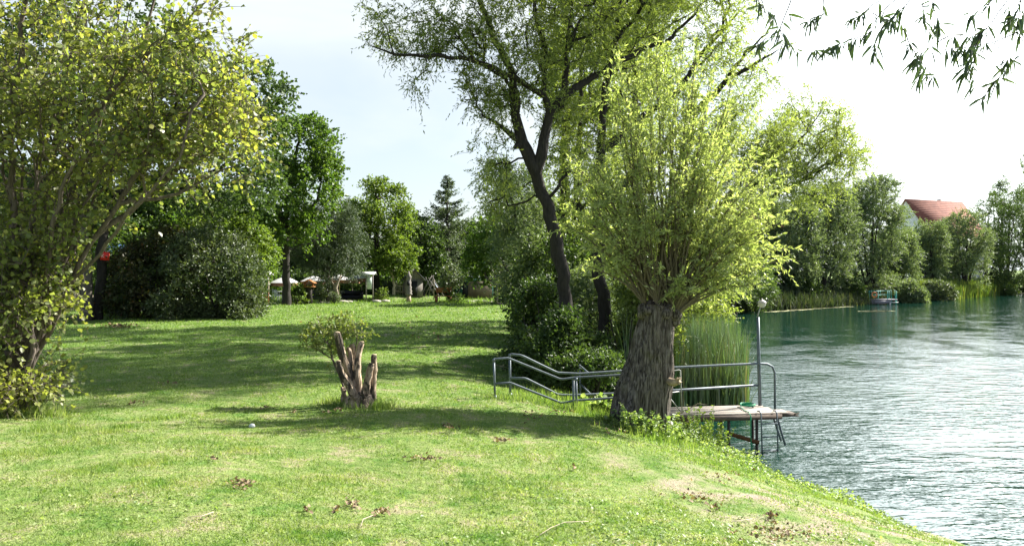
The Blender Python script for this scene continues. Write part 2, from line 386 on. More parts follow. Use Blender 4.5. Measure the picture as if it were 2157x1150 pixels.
def env_points(envs, n, shell=0.5, gap=0.0, gscale=0.5, seed=0):
    """points in a union of ellipsoids given as (px,py,Y,rx_px,ry_px,rdepth_m[,weight])"""
    out = []
    w = np.array([(e[3]*e[4]*(e[2]/1000)**2)*(e[6] if len(e) > 6 else 1) for e in envs]); w = w/w.sum()
    for e, q in zip(envs, w):
        c = P(e[0], e[1], e[2]); R = np.array([e[3]*e[2]/F, e[5], e[4]*e[2]/F])
        need = max(3, int(n*q)); got = 0; tries = 0
        while got < need and tries < 40:
            tries += 1
            u = unit(rng.normal(0, 1, (need*2,3))); r = rng.uniform(0, 1, (need*2,1))**(1/3*(1-shell*0.7))
            p = c+u*r*R
            if gap > 0 and tries < 15:
                nv = np.array([mnoise.noise(Vector(x*gscale+seed)) for x in p])
                p = p[nv > gap-0.35]
            gnd = hz(p[:,0], p[:,1]); p = p[p[:,2] > np.maximum(gnd, 0)+(0.15 if tries < 25 else 0.02)]
            p = p[:need-got]; out.append(p); got += len(p)
    return np.concatenate(out)
def mst(seedP, seedPar, pts, bf=0.35):
    """grow a tree through pts: each joins where distance + bf*path is least"""
    P0 = list(seedP); par = list(seedPar); n0 = len(P0)
    path = np.zeros(n0)
    for i in range(1, n0):
        path[i] = path[par[i]]+np.linalg.norm(P0[i]-P0[par[i]])
    SP = np.array(P0)
    D = np.linalg.norm(pts[:,None]-SP[None], axis=2)+bf*path[None]
    D[:, :max(1, n0//12)] += 2
    best = D.min(1); bp = D.argmin(1)
    N = len(pts); done = np.zeros(N, bool); pos = [*SP]; path = list(path)
    idx = np.zeros(N, int)
    for _ in range(N):
        b = np.where(done, 1e9, best); i = int(b.argmin()); done[i] = True
        k = len(pos); pos.append(pts[i]); par.append(int(bp[i]))
        path.append(path[bp[i]]+np.linalg.norm(pts[i]-pos[bp[i]]))
        d = np.linalg.norm(pts-pts[i], axis=1)+bf*path[-1]
        up = d < best; best = np.where(up, d, best); bp = np.where(up, k, bp)
    return np.array(pos), np.array(par)
def skeleton(limbs):
    """polylines of (px,py,Y,r); later ones start at the nearest node of what is there"""
    pos = []; par = []; rad = []
    for li, L in enumerate(limbs):
        q = [(P(*a[:3]) if len(a) == 4 else np.array(a[0])) for a in L]; r = [a[-1] for a in L]
        if li == 0: prev = -1
        else: prev = int(np.argmin(np.linalg.norm(np.array(pos)-q[0], axis=1))); q0 = pos[prev]; q = [q0]+q[1:]
        for s in range(len(q)-1):
            a, b = q[s], q[s+1]; m = max(2, int(np.linalg.norm(b-a)/0.5))
            for j in range(0 if (li == 0 and s == 0) else 1, m+1):
                t = j/m; p = a*(1-t)+b*t
                if 0 < t < 1: p = p+rng.normal(0, 0.03, 3)
                pos.append(p); par.append(prev); rad.append(r[s]*(1-t)+r[s+1]*t); prev = len(pos)-1
    par[0] = 0
    return pos, par, rad
def wood(mb, pos, par, rad, minr, sides=6, jit=0.06):
    n = len(pos); ch = [[] for _ in range(n)]
    for i in range(1, n): ch[par[i]].append(i)
    stack = [(0, 0)]
    while stack:
        st, frm = stack.pop()
        chain = [frm] if frm != st else []
        cur = st
        while True:
            chain.append(cur)
            cs = [c for c in ch[cur] if rad[c] >= minr]
            if not cs: break
            cs.sort(key=lambda c: -rad[c])
            for c in cs[1:]: stack.append((c, cur))
            cur = cs[0]
        if len(chain) < 2: continue
        pp = []; rr = []
        for a, b in zip(chain[:-1], chain[1:]):
            L = np.linalg.norm(pos[b]-pos[a]); m = 1 if L < 0.5 else min(4, int(L/0.35)+1)
            ra = min(rad[a], rad[chain[1]]*1.25) if a == chain[0] and frm != st else rad[a]
            for j in range(m):
                t = j/m; q = pos[a]*(1-t)+pos[b]*t
                if j: q = q+rng.normal(0, jit*min(1, L), 3)
                pp.append(q); rr.append(ra*(1-t)+rad[b]*t)
        pp.append(pos[chain[-1]]); rr.append(rad[chain[-1]]*0.7)
        big = max(rr)
        mb.tube(pp, rr, (12 if big > 0.15 else sides if big > 0.03 else 3), cap=False, rough=0.05 if big > 0.1 else 0)
def tree(name, label, cat, group, limbs, envs, n, leaf, bark, lm, m=3, tl=0.5, k=6, spread=0.7, grav=0.2, shape='diamond',
         bf=0.35, shell=0.5, gap=0.15, gscale=0.4, rt=0.008, minr=0.012, flare=1.25, draw_twigs=0, tintfn=None, up=0.15, keep=None):
    pos0, par0, rad0 = skeleton(limbs)
    base = np.array(pos0[0]); z = gz(base[0], base[1])
    pos0[0] = np.array([base[0], base[1], z-0.15]); 
    pts = env_points(envs, n, shell, gap, gscale, rng.uniform(0, 50))
    pos, par = mst(pos0, par0, pts, bf)
    N = len(pos); cnt = np.ones(N)
    for i in range(N-1, 0, -1): cnt[par[i]] += cnt[i]
    rad = rt*cnt**0.46; n0 = len(pos0)
    rad[:n0] = np.maximum(np.array(rad0), 0); rad[0] *= flare
    for i in range(n0, N): rad[i] = min(rad[i], rad[par[i]]*0.9)
    e = empty(name, (base[0], base[1], z), label, cat, group)
    tb = MB(); wood(tb, pos, par, rad, minr)
    ps = pos[n0:]; dr = unit(ps-pos[par[n0:]]); dr = unit(dr+np.array([0,0,up]))
    lp, ld, a, b = twigs(ps, dr, m, tl, k, spread, grav)
    if draw_twigs:
        for i in range(0, len(a), draw_twigs):
          if keep is None or keep(b[i:i+1])[0]: tb.tube([a[i], (a[i]+b[i])/2+np.array([0,0,0.02]), b[i]], [0.006, 0.004, 0.002], 3, cap=False)
    tb.build('trunk', M[bark], e, smooth=True)
    if keep is not None: kk = keep(lp); lp = lp[kk]; ld = ld[kk]
    cb = MB(); q = len(lp); sc = rng.uniform(0.65, 1.25, q)
    tint = np.clip(rng.normal(0.45, 0.22, q), 0, 1)
    if tintfn is not None: tint = tintfn(lp, tint)
    put_leaves(cb, lp, ld, leaf[0]*sc, leaf[1]*sc, tint, shape)
    cb.build('crown', M[lm], e, attr=True)
    return e

# ================================================================ SETTING
def axis(vals):
    out = []
    for a, b, st in vals:
        k = max(1, int(round((b-a)/st))); out += list(np.linspace(a, b, k, endpoint=False))
    return np.array(out+[vals[-1][1]])
def build_ground():
    xs = axis([(-900,-200,70),(-200,-60,10),(-60,-20,1.5),(-20,12,0.3),(12,40,1.5),(40,140,4),(140,300,20),(300,900,75)])
    ys = axis([(-60,0,4),(0,26,0.3),(26,70,0.8),(70,140,2.5),(140,260,10),(260,1500,124)])
    X, Y = np.meshgrid(xs, ys); Z = hz(X, Y)
    nx, ny = len(xs), len(ys)
    i = np.arange(ny-1)[:,None]*nx; j = np.arange(nx-1)[None,:]
    f = np.stack([i+j, i+j+1, i+nx+j+1, i+nx+j], -1).reshape(-1,4)
    mb = MB(); mb.add(np.stack([X,Y,Z], -1).reshape(-1,3), f)
    o = mb.build('ground', groundmat(), smooth=True); tag(o, 'patchy green lawn sloping down to the lake', kind='structure')
build_ground()
w = MB(); w.add([(-5,-60,0),(262,-60,0),(262,195,0),(-5,195,0)], [(0,1,2,3)])
tag(w.build('water', watermat()), 'rippled green lake water', kind='structure')

def build_grass():
    mb = MB()
    N = 620000
    u = rng.uniform(0, 1, N); y = 3.6*(75/3.6)**u
    x = rng.uniform(-0.74, 0.62, N)*y + rng.uniform(-1.2, 1.2, N)
    d = lake_sd(x, y); z = hz(x, y)
    ok = (d > 0.02)
    x, y, z, d = x[ok], y[ok], z[ok], d[ok]
    n = len(x)
    pn = np.sin(x*2.1+np.sin(y*1.3)*1.5)*np.sin(y*1.9+np.cos(x*1.1)*1.7)
    worn = (x+0.22*y > 3.7) & (y < 11.2)
    keep = ~(worn & (rng.uniform(0, 1, n) < 0.45+0.5*(pn > 0.1)))
    bald = (np.hypot((x+6.0)/0.55, (y-12.3)/0.35) < 1)|(np.hypot((x+5.2)/0.3, (y-11.6)/0.3) < 1)
    keep &= ~(bald & (rng.uniform(0, 1, n) < 0.8))
    x, y, z, d, pn = x[keep], y[keep], z[keep], d[keep], pn[keep]; n = len(x)
    h = (0.022+0.0013*y)*rng.uniform(0.5, 1.5, n)*(1+0.45*pn)
    h *= 1+(2.5+2.5*np.sin(y*3.1+x)*np.sin(y*7.3))*np.exp(-d/0.3)*rng.uniform(0, 1, n)
    dirn = unit(np.stack([rng.normal(0, 0.75, n), rng.normal(0, 0.75, n), np.full(n, 0.8)], -1))
    pos = np.stack([x, y, z-0.004], -1)
    put_leaves(mb, pos, dirn, h, 0.0009*y*rng.uniform(0.6, 1.4, n)+0.002, rng.uniform(0, 1, n)**1.6, 'tri')
    o = mb.build('grass', blademat(), attr=True); tag(o, 'short lawn grass blades with dry and lush patches', kind='stuff')
build_grass()

def build_clover():
    mb = MB()
    for cx, cy, r, k in [(1.2,6.3,1.1,900),(-0.3,5.6,0.8,400),(2.4,6.0,0.7,400),(3.0,7.4,0.9,500),(-3.2,6.6,0.8,300),(0.8,7.8,0.9,300),(2.2,5.2,0.6,300),(4.3,9.5,0.7,350),(-5.2,12.0,0.5,250)]:
        a = rng.normal(0, 1, (k,2))*r*0.5; x = cx+a[:,0]*1.6; y = cy+a[:,1]
        pos = np.stack([x, y, hz(x,y)+rng.uniform(0.005, 0.03, k)], -1)
        dd = unit(np.stack([rng.normal(0,1,k), rng.normal(0,1,k), np.full(k,0.25)], -1))
        put_leaves(mb, pos, dd, rng.uniform(0.02,0.045,k), rng.uniform(0.016,0.03,k), rng.uniform(0,1,k), 'round', flat=1.5)
    tag(mb.build('clover', M['leaf_weed'], attr=True), 'broad leaved clover and plantain growing through the lawn', kind='stuff')
build_clover()
def build_litter():
    mb = MB()
    spots = [(510,1026,34,12,70),(740,1070,20,10,40),(805,1086,26,8,45),(648,1080,10,6,14),(707,1083,8,5,10),(893,970,34,6,40),(1060,932,22,5,30),(948,903,14,4,18),
             (1210,992,7,3,10),(1625,1092,16,7,35),(1510,1072,12,7,20),(1470,1050,60,16,60),(1640,1130,90,20,120),(560,862,10,4,12),(710,868,20,6,20),(250,688,40,5,110),(285,852,14,6,14),(655,685,30,4,12),(355,810,20,3,12),
             (450,970,15,4,10),(620,872,10,3,8),(1320,905,60,12,40),(1180,870,40,6,25),(1120,880,40,10,18),(900,700,90,30,20),(1530,1010,60,14,30)]
    for px, py, sx, sy, k in spots:
        for _ in range(int(k*.75)):
            qx = px+random.gauss(0, sx*0.5); qy = py+random.gauss(0, sy*0.5)
            Y = 9.0
            for _i in range(14):
                X = (qx-CX)/F*Y; Y = (CAMZ-gz(X, Y))*F/(max(qy, 640)-CY)
            X = (qx-CX)/F*Y; z = gz(X, Y)
            if lake_sd(np.array([X]), np.array([Y]))[0] < 0.15: continue
            s = 0.018+0.0022*Y
            dd = unit(np.array([[random.gauss(0,1), random.gauss(0,1), random.uniform(-0.1,0.5)]]))
            put_leaves(mb, np.array([[X, Y, z+0.02+random.uniform(0,0.03)]]), dd, s*random.uniform(0.7,1.7), s*random.uniform(0.6,1.2), random.random(), 'round', fold=0.45, flat=1)
    tag(mb.build('fallen_leaves', M['litter'], attr=True), 'scattered curled brown leaves lying on the lawn', kind='stuff')
build_litter()
def solve(px, py):
    Y = 9.0
    for _ in range(30):
        X = (px-CX)/F*Y; Y = 0.5*Y+0.5*(CAMZ-gz(X, Y))*F/(py-CY)
    return np.array([(px-CX)/F*Y, Y, gz((px-CX)/F*Y, Y)])
for (pts, lb) in [([(1130,1138),(1160,1118),(1190,1106),(1240,1104)], 'thin pale twig lying on the lawn at the bottom middle of the photo'),
                  ([(760,1115),(765,1100),(785,1092)], 'short curved pale twig below the brown leaf heap on the lawn'),
                  ([(395,1096),(425,1094),(450,1085)], 'thin straight straw lying on the lawn at lower left'),
                  ([(1540,1105),(1560,1102),(1585,1098)], 'thin pale twig on the worn ground near the water')]:
    p = [solve(*q)+np.array([0,0,0.03]) for q in pts]
    tag(MB().tube(p, [0.0035]*len(p), 5).build('twig', M['palewood'], loc=p[0]), lb, 'twig')
p = solve(531, 900)
mb = MB(); mb.lathe((p[0],p[1],p[2]-0.01), [(0.01,0),(0.04,0.01),(0.05,0.035),(0.035,0.06),(0.008,0.07)], 9, 1, 0.8)
tag(mb.build('pebble', M['white'], loc=p), 'small white pebble lying on the sunny lawn', 'pebble')

# ================================================================ POLLARD WILLOW
def build_pollard():
    Yb = 15.5
    rows = [(905,1343,63),(880,1342,60),(850,1346,58),(820,1352,56),(800,1357,54),(770,1363,49),(740,1369,44.5),(710,1374,40),(680,1378,36),(660,1381,34),(646,1383,33)]
    e = empty('pollard_willow', (*P(1343, 890, Yb)[:2], gz(*P(1343,890,Yb)[:2])), 'massive cut willow trunk by the dock sprouting a fan of bright green shoots', 'tree')
    K = 200; R = 130
    py = np.linspace(905, 646, R)
    cx = np.interp(-py, [-r[0] for r in rows], [r[1] for r in rows]); hw = np.interp(-py, [-r[0] for r in rows], [r[2] for r in rows])
    a = np.arange(K)*2*PI/K
    V = np.zeros((R, K, 3))
    for i in range(R):
        c = P(cx[i], py[i], Yb); r0 = hw[i]*Yb/F*0.95; t = i/(R-1)
        for j in range(K):
            aa = a[j]
            # flutes: broad buttresses low down, furrowed bark all the way up
            lobe = 0.10*math.exp(-t*3)*math.cos(3*aa+0.6)+0.045*math.cos(5*aa+1.0+t*2)+0.05*math.cos(2*aa+t*3)
            nx, ny = math.cos(aa)*r0, math.sin(aa)*r0
            n = mnoise.noise(Vector((nx*9+c[0], ny*9, c[2]*0.6)))
            n2 = mnoise.noise(Vector((nx*20+5+mnoise.noise(Vector((nx*3,ny*3,c[2]*3)))*.5, ny*20, c[2]*0.75)))
            ridge = (1-abs(n2)*2.6)
            r = r0*(1+lobe)+0.045*n+0.026*ridge
            # knot hollow low left
            V[i,j] = c+np.array([math.cos(aa)*r, math.sin(aa)*r, 0])
    # sloping saw cut
    V[-1,:,2] += 0.05*np.cos(a+2.4)
    mb = MB()
    i = np.arange(R-1)[:,None]*K; j = np.arange(K)[None,:]; jn = (j+1) % K
    mb.add(V.reshape(-1,3), np.stack([i+j, i+jn, i+K+jn, i+K+j], -1).reshape(-1,4))
    # second trunk ridge on the right, and knobbly head
    mb.tube([P(1392,880,15.6),P(1400,800,15.65),P(1404,730,15.7),P(1404,690,15.7),P(1402,655,15.7)], [0.20,0.17,0.15,0.16,0.13], 20, rough=0.09)
    mb.tube([P(1322,905,15.1),P(1322,875,15.02),P(1330,845,15.12),P(1338,825,15.3)], [0.13,0.10,0.07,0.03], 14, rough=0.08)
    mb.tube([P(1396,735,15.5),P(1403,770,15.42),P(1412,792,15.4)], [0.06,0.07,0.075], 12, rough=0.1)
    for px, py_, Y, r in [(1352,662,15.35,.10),(1364,655,15.2,.08),(1422,678,15.45,.10),(1404,660,15.2,.11),(1388,650,15.25,.09),(1412,655,15.5,0.16),(1423,664,15.4,0.13),(1398,645,15.65,0.15),(1355,650,15.6,0.12),(1371,643,15.7,0.12),(1410,672,15.5,0.14)]:
        c = P(px, py_, Y)
        mb.lathe((c[0],c[1],c[2]-r), [(r*0.3,0),(r*0.8,r*0.3),(r*1.05,r*0.9),(r*0.8,r*1.6),(r*0.3,r*1.95)], 12)
    m = NT('pollard_bark')
    v = m.coord((1,1,0.06)); n1 = m.noise(30, 5, 0.66, vec=v, dist=0.25); n2 = m.noise(2.2, 4, vec=m.coord()); n3 = m.noise(60, 3, vec=m.coord((1,1,0.3)))
    c = m.ramp(n1, [(0.36,(0.022,0.018,0.015,1)),(0.49,(0.11,0.094,0.08,1)),(0.66,(0.27,0.24,0.205,1))])
    c = m.mix(m.math('MULTIPLY', m.ramp(n2, [(0.55,(0,0,0)),(0.68,(1,1,1))]), 0.35), c, (0.10,0.10,0.035,1))
    mb.build('trunk', m.done(m.pbr(c, 0.92, m.bump(m.math('ADD', n1, m.math('MULTIPLY', n3, 0.3)), 1.0, 0.05), 0.2)), e, smooth=True)
    # cut face
    top = V[-1]; cc = top.mean(0); tb = MB()
    ring = cc+(top-cc)*0.93+np.array([0,0,0.012]); ring2 = cc+(top-cc)*0.45+np.array([0,0,0.03])
    tb.add(np.concatenate([ring, ring2, [cc+np.array([0,0,0.02])]]), [(k, (k+1) % K, K+(k+1) % K, K+k) for k in range(K)]+[(K+k, K+(k+1) % K, 2*K) for k in range(K)])
    tb.build('cut_face', M['cutwood'], e)
    # broken branch stub
    sb = MB()
    sb.tube([P(1403,800,15.25),P(1418,806,15.1),P(1431,803,15.0)], [0.07,0.075,0.05], 10, rough=0.12)
    for _ in range(14):
        q = P(1426+random.uniform(-6,4), 801+random.uniform(-6,8), 15.0+random.uniform(-0.05,0.08))
        sb.bar(q, q+np.array([random.uniform(0.03,0.10), random.uniform(-0.03,0.03), random.uniform(-0.04,0.06)]), 0.014)
    sb.build('broken_stub', M['cutwood'], e)
    # shoots
    heads = [P(1360,645,15.6),P(1372,640,15.75),P(1385,642,15.4),P(1398,640,15.6),P(1412,645,15.5),P(1420,655,15.45),P(1425,664,15.4),P(1408,640,15.75)]
    envs = [(1400,320,15.5,150,230,1.7,.55),(1540,430,15.5,130,130,1.6,1.9),(1270,430,15.5,85,140,1.4,1.6),(1345,170,15.5,75,100,1.0,1.9),(1510,250,15.4,90,140,1.2,1.5),(1605,520,15.3,70,60,1.0,2.8),(1430,560,14.8,130,60,1.2,0.5),(1225,400,15.6,50,80,1,2.2),(1520,610,15.3,90,40,1.0,0.7),(1590,370,15.4,60,60,1,1.4),(1440,120,15.6,50,60,.8,1.5)]
    tips = env_points(envs, 165, 0.85)
    wb = MB(); LP = []; LD = []
    def shoot(a, b, r, sub, leaf0):
        d = b-a; L = np.linalg.norm(d)
        ctrl = a+d*0.42+np.array([0,0,0.16*L*(1 if d[2] > 0 else 1.6)])*np.array([1,1,1])
        ctrl[:2] -= d[:2]*0.10
        t = np.linspace(0, 1, 12)[:,None]
        q = a*(1-t)**2+2*ctrl*t*(1-t)+b*t**2
        q[1:-1] += np.cumsum(rng.normal(0, 0.010*L/2, (10,3)), 0)
        wb.tube(q, r*(1-0.85*t[:,0]), 5 if r > 0.012 else 3, cap=False)
        k = int(L*(1-leaf0)*44)
        tt = leaf0+(1-leaf0)*rng.uniform(0, 1, k)**0.8
        pp = np.stack([np.interp(tt, t[:,0], q[:,c]) for c in range(3)], -1)
        dd = unit(b-ctrl); LP.append(pp); LD.append(unit(dd*0.75+rng.normal(0, 0.55, (k,3))+np.array([0,0,-0.05])))
        for _ in range(sub):
            ti = random.uniform(0.42, 0.95); s = np.array([np.interp(ti, t[:,0], q[:,c]) for c in range(3)])
            l = random.uniform(0.35, 1.15)*(1.15-ti*0.6)
            e2 = s+unit(unit(b-a)*0.7+rng.normal(0, 0.8, 3))*l
            shoot(s, e2, 0.006, 0, 0.08)
    for b in tips:
        a = heads[int(np.argmin([np.linalg.norm((b-h)[:2])*0.4+random.uniform(0,0.5) for h in heads]))]
        shoot(a, b, random.uniform(0.010, 0.030), 7, random.uniform(.3,.6))
    for px, py_, Y in [(1195,330,15.7),(1180,470,15.5),(1655,470,15.1),(1668,545,15.0),(1290,130,15.6),(1385,70,15.6),(1465,85,15.6),(1560,200,15.4),(1620,300,15.3),(1215,560,15.3),(1620,600,14.9),(1330,240,15.8),(1300,420,15.3),(1500,150,15.7),(1600,440,15.2),(1640,560,14.9),(1560,600,15.0),(1345,330,15.4),(1460,300,15.2)]:
        shoot(heads[0 if px < 1300 else 6 if px > 1550 else random.randrange(8)], P(px, py_, Y), 0.032, 8, 0.45)
    wb.build('shoots', M['bark_shoot'], e, smooth=True)
    lp = np.concatenate(LP); ld = np.concatenate(LD); n = len(lp)
    cb = MB(); s = rng.uniform(0.6, 1.2, n)
    put_leaves(cb, lp, ld, 0.112*s, 0.031*s, np.clip(rng.normal(0.52, 0.27, n), 0, 1), 'diamond')
    cb.build('crown', M['leaf_pollard'], e, attr=True)
build_pollard()

# ================================================================ BIG WILLOWS
GW = 'tall willows on the near bank'
tree('willow_tree', 'tall dark willow whose forked trunk leans left behind the stair railing', 'tree', GW,
  [[(1200,790,22,.23),(1186,600,22,.19),(1162,470,22,.175),(1130,368,22,.155)],
   [(1130,368,22,.2),(1146,290,22,.145),(1158,240,22,.13),(1185,205,22,.115),(1235,172,22.3,.10),(1300,130,22.5,.085),(1400,90,23,.06),(1470,20,23,.03)],
   [(1130,368,22,.2),(1100,300,22,.165),(1085,240,22,.14),(1078,150,21.8,.10),(1035,60,21.5,.08),(990,-40,21.5,.05),(960,-120,21.5,.03)],
   [(1158,240,22,.13),(1145,200,21.8,.09),(1085,163,21.5,.08),(1000,130,21,.065),(900,120,20.8,.05),(830,115,20.7,.035),(775,95,20.7,.015)],
   [(1145,200,21.8,.09),(1149,110,22,.075),(1130,40,22,.065),(1120,-60,22,.04),(1120,-200,22,.02)],
   [(1185,205,22,.115),(1190,120,22.3,.06),(1215,-20,22.5,.05),(1240,-150,22.5,.02)],
   [(1085,300,22,.15),(1060,270,21.8,.05),(1010,240,21.6,.02)],
   [(1088,310,22,.16),(1083,312,21.8,.07)],
   [(1000,130,21,.06),(975,90,20.9,.03),(930,50,20.8,.015)],
   [(830,115,20.7,.03),(815,60,20.6,.015)]],
  [(870,70,20.8,110,48,1.3,1.0),(960,50,21,90,70,1.6,.9),(1070,110,21.8,105,120,2.3,1.0),(1190,60,22.6,120,120,2.5,.9),(1040,290,21.9,50,75,1.3,.5),(1030,190,21.6,60,50,1.3,.7),
   (1210,290,22.8,80,110,2.2,.8),(1120,-170,22,260,130,4.5,2.2),(890,170,20.8,25,45,0.5,.5),(1040,400,22.5,45,60,1.2,.8),(790,50,20.7,30,40,.6,.6)],
  2300, (0.115,0.032), 'bark_dark', 'leaf_willow', m=4, tl=0.55, k=11, spread=0.8, grav=0.45, shape='diamond', bf=0.25, shell=0.3, gap=0.36, gscale=0.75, rt=0.006, minr=0.009, up=0.1, draw_twigs=3)
tree('willow_tree', 'tall straight willow just behind the cut trunk with limbs reaching over the water', 'tree', GW,
  [[(1280,800,24,.24),(1272,640,24,.20),(1258,520,24,.17),(1264,400,24,.15),(1268,240,24,.13),(1290,120,24,.09),(1310,-20,24,.06),(1320,-160,24,.03)],
   [(1268,330,24,.15),(1350,250,24.6,.12),(1420,200,25,.10),(1500,90,25.2,.06),(1560,20,25.4,.03)],
   [(1262,430,24,.15),(1380,330,25.5,.13),(1480,220,25.5,.105),(1530,170,25.5,.09),(1585,140,25.5,.06),(1640,105,25.5,.02)],
   [(1530,170,25.5,.07),(1570,110,25.6,.05),(1620,70,25.6,.02)],
   [(1258,520,24,.17),(1400,470,26,.15),(1520,440,27,.14),(1580,425,27,.12),(1625,417,27,.08),(1690,380,27,.06),(1760,330,27.2,.03)],
   [(1580,425,27,.1),(1600,370,27,.06),(1680,300,27,.04),(1720,250,27,.02)],
   [(1500,440,27,.1),(1560,380,27,.07),(1620,372,27,.05),(1700,370,27,.02)]],
  [(1330,90,24.5,110,130,2.5,1),(1460,60,25,120,100,2.5,1),(1560,90,25.4,90,80,2,.45),(1440,220,25.3,110,90,2,.7),(1580,270,26,80,90,2,1.2),(1690,290,27,95,85,2.2,1.7),(1745,345,27.2,65,75,2,1.7),
   (1660,230,27,70,45,1.5,.6),(1640,360,27,90,55,2,1.3),(1540,340,26.5,85,90,2,1.5),(1610,410,27,85,50,2,1.2),(1570,200,26,60,60,1.6,.9),(1400,-150,24.5,270,120,4.5,1.8),(1770,270,27.2,35,35,1,.5),(1480,450,26.5,80,60,2,.6),(1700,420,27,50,30,1.5,.6)],
  2600, (0.12,0.032), 'bark_dark', 'leaf_willow_light', m=4, tl=0.6, k=10, spread=0.8, grav=0.2, shape='diamond', bf=0.25, shell=0.3, gap=0.28, gscale=0.7, rt=0.006, minr=0.009, up=0.2, draw_twigs=3)

# ================================================================ HAZEL, left foreground
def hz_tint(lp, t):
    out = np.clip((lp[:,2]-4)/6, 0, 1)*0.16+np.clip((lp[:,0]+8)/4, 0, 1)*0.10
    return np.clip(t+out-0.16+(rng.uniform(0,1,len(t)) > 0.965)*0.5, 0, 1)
_fan = []
for _i in range(14):
    _x0 = 40+random.uniform(-28,30); _t = -260+52*_i+random.uniform(-20,20); _Y = random.uniform(11.4,13.2); _h = random.uniform(-60,120)+max(0,_t-250)*0.55
    _fan.append([(40,856,12.4,.03),(_x0+(_t-_x0)*.10,700,12.2,.032),(_x0+(_t-_x0)*.30+random.uniform(-12,12),480,(12.2+_Y)/2,.022),(_x0+(_t-_x0)*.66,(480+_h)/2,_Y,.018),(_t,_h,_Y,.006)])
tree('hazel_tree', 'large many stemmed hazel with yellowing round leaves at the left edge', 'tree', None,
  [[(40,856,12.4,.09),(60,780,12.4,.05),(105,700,12.3,.042),(145,612,12.2,.040),(192,510,12.1,.036),(250,430,12,.035),(310,330,11.9,.05),(400,230,11.8,.035),(480,150,11.8,.015)],
   [(40,856,12.4,.1),(45,760,12.5,.07),(85,640,12.6,.05),(100,520,12.6,.048),(105,380,12.6,.044),(125,250,12.5,.05),(150,120,12.5,.04),(190,-20,12.5,.03),(230,-160,12.5,.015)],
   [(40,856,12.4,.1),(20,760,12.2,.07),(15,620,12.1,.05),(25,480,12,.045),(20,300,11.9,.04),(40,150,11.8,.04),(60,-30,11.7,.03)],
   [(85,640,12.6,.03),(125,560,12.8,.032),(150,470,12.9,.03),(175,350,13,.026),(220,220,13.1,.022),(300,80,13.2,.025),(350,-60,13.2,.015)],
   [(205,510,12.1,.05),(270,450,12.3,.045),(340,390,12.5,.04),(430,330,12.6,.03),(520,270,12.7,.012)],
   [(165,600,12.2,.03),(245,490,11.6,.028),(305,420,11.3,.026),(380,330,11.2,.02),(430,200,11.1,.02)],
   [(250,430,12,.05),(330,420,12,.03),(420,385,12,.02),(500,350,12,.01)],
   [(105,380,12.6,.05),(180,260,12.2,.04),(270,150,12,.03),(380,60,12,.02),(450,-10,12,.01)],
   [(15,620,12.1,.05),(-40,480,12,.05),(-90,300,12,.04),(-120,100,12,.03)],
   [(105,700,12.3,.04),(95,600,11.8,.035),(110,470,11.4,.03),(160,340,11.2,.02)],[(40,856,12.4,.06),(70,740,12.0,.04),(60,600,11.8,.035),(70,450,11.7,.03),(90,300,11.6,.015)],[(60,780,12.4,.05),(120,660,12.7,.035),(135,520,12.9,.03),(140,380,13,.02)],[(40,856,12.4,.05),(-10,740,12.4,.04),(-25,560,12.5,.035),(-30,380,12.5,.02)]]+_fan,
  [(150,150,12.3,200,190,2.4,1.0),(330,180,12.1,170,150,2.0,1.15),(440,260,12.1,110,110,1.5,1.1),(80,420,12.2,130,190,1.9,1.0),(300,340,12.1,170,80,1.7,.95),(60,640,12.1,90,110,1.2,2.2),(40,780,12.1,85,65,.9,2.8),(60,540,12,90,90,1.2,1.0),
   (140,-180,12.3,300,150,3,.4),(-120,200,12.3,150,300,2.4,.5),(430,80,12,80,80,1.3,.6),(170,480,12.1,80,60,1.1,.7),(500,330,12.2,60,60,1.0,.6)],
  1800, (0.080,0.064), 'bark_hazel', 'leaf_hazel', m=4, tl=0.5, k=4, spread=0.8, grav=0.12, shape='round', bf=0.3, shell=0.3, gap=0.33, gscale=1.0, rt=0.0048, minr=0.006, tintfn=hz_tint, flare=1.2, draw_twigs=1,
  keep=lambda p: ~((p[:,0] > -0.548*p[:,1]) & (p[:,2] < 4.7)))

# ================================================================ TREES AND SHRUBS, mid-ground
GL = 'broadleaved trees around the lawn'
def simple_trunk(px, Y, r, top, lean=0, py2=None):
    b = G(px, Y); pyb = CY+(CAMZ-b[2])*F/Y
    return [[(px,pyb,Y,r),(px+lean*0.5,(pyb+top)/2,Y,r*0.8),(px+lean,top,Y,r*0.5)]]
tree('maple_tree', 'dark maple behind the hazel, its leaning trunk carrying the red sign', 'tree', GL,
  [[(200,680,39,.28),(213,600,39,.24),(214,520,39,.22),(235,430,39.5,.2),(300,330,40,.15)],[(235,430,39.5,.2),(190,300,40,.14),(180,180,40,.08)],[(240,440,39.5,.18),(380,400,41,.12),(500,330,42,.07)]],
  [(400,290,41,190,180,4.5),(220,150,40,190,200,5),(545,230,42,55,100,2.5,1.3),(500,380,42,110,70,3.5),(590,215,42,30,50,1.5,1.3),(300,420,41,120,60,3,.6)],
  900, (0.20,0.17), 'bark_dark', 'leaf_dark', m=4, tl=0.9, k=7, shell=0.5, gap=0.15, gscale=0.45, minr=0.03, rt=0.012)
tree('maple_tree', 'pale barked tree standing left of the red sign behind the hazel stems', 'tree', GL,
  [[(183,675,38.2,.27),(186,560,38.3,.24),(170,430,38.5,.2),(120,280,39,.14)],[(170,430,38.5,.2),(230,320,39,.12)],[(140,672,39,.15),(165,630,38.5,.13),(183,600,38.3,.1)]],
  [(60,230,39,230,220,5),(110,420,39.5,150,70,4,.8)],
  520, (0.22,0.18), 'bark_grey', 'leaf_dark', m=4, tl=0.9, k=6, minr=0.03, rt=0.012)
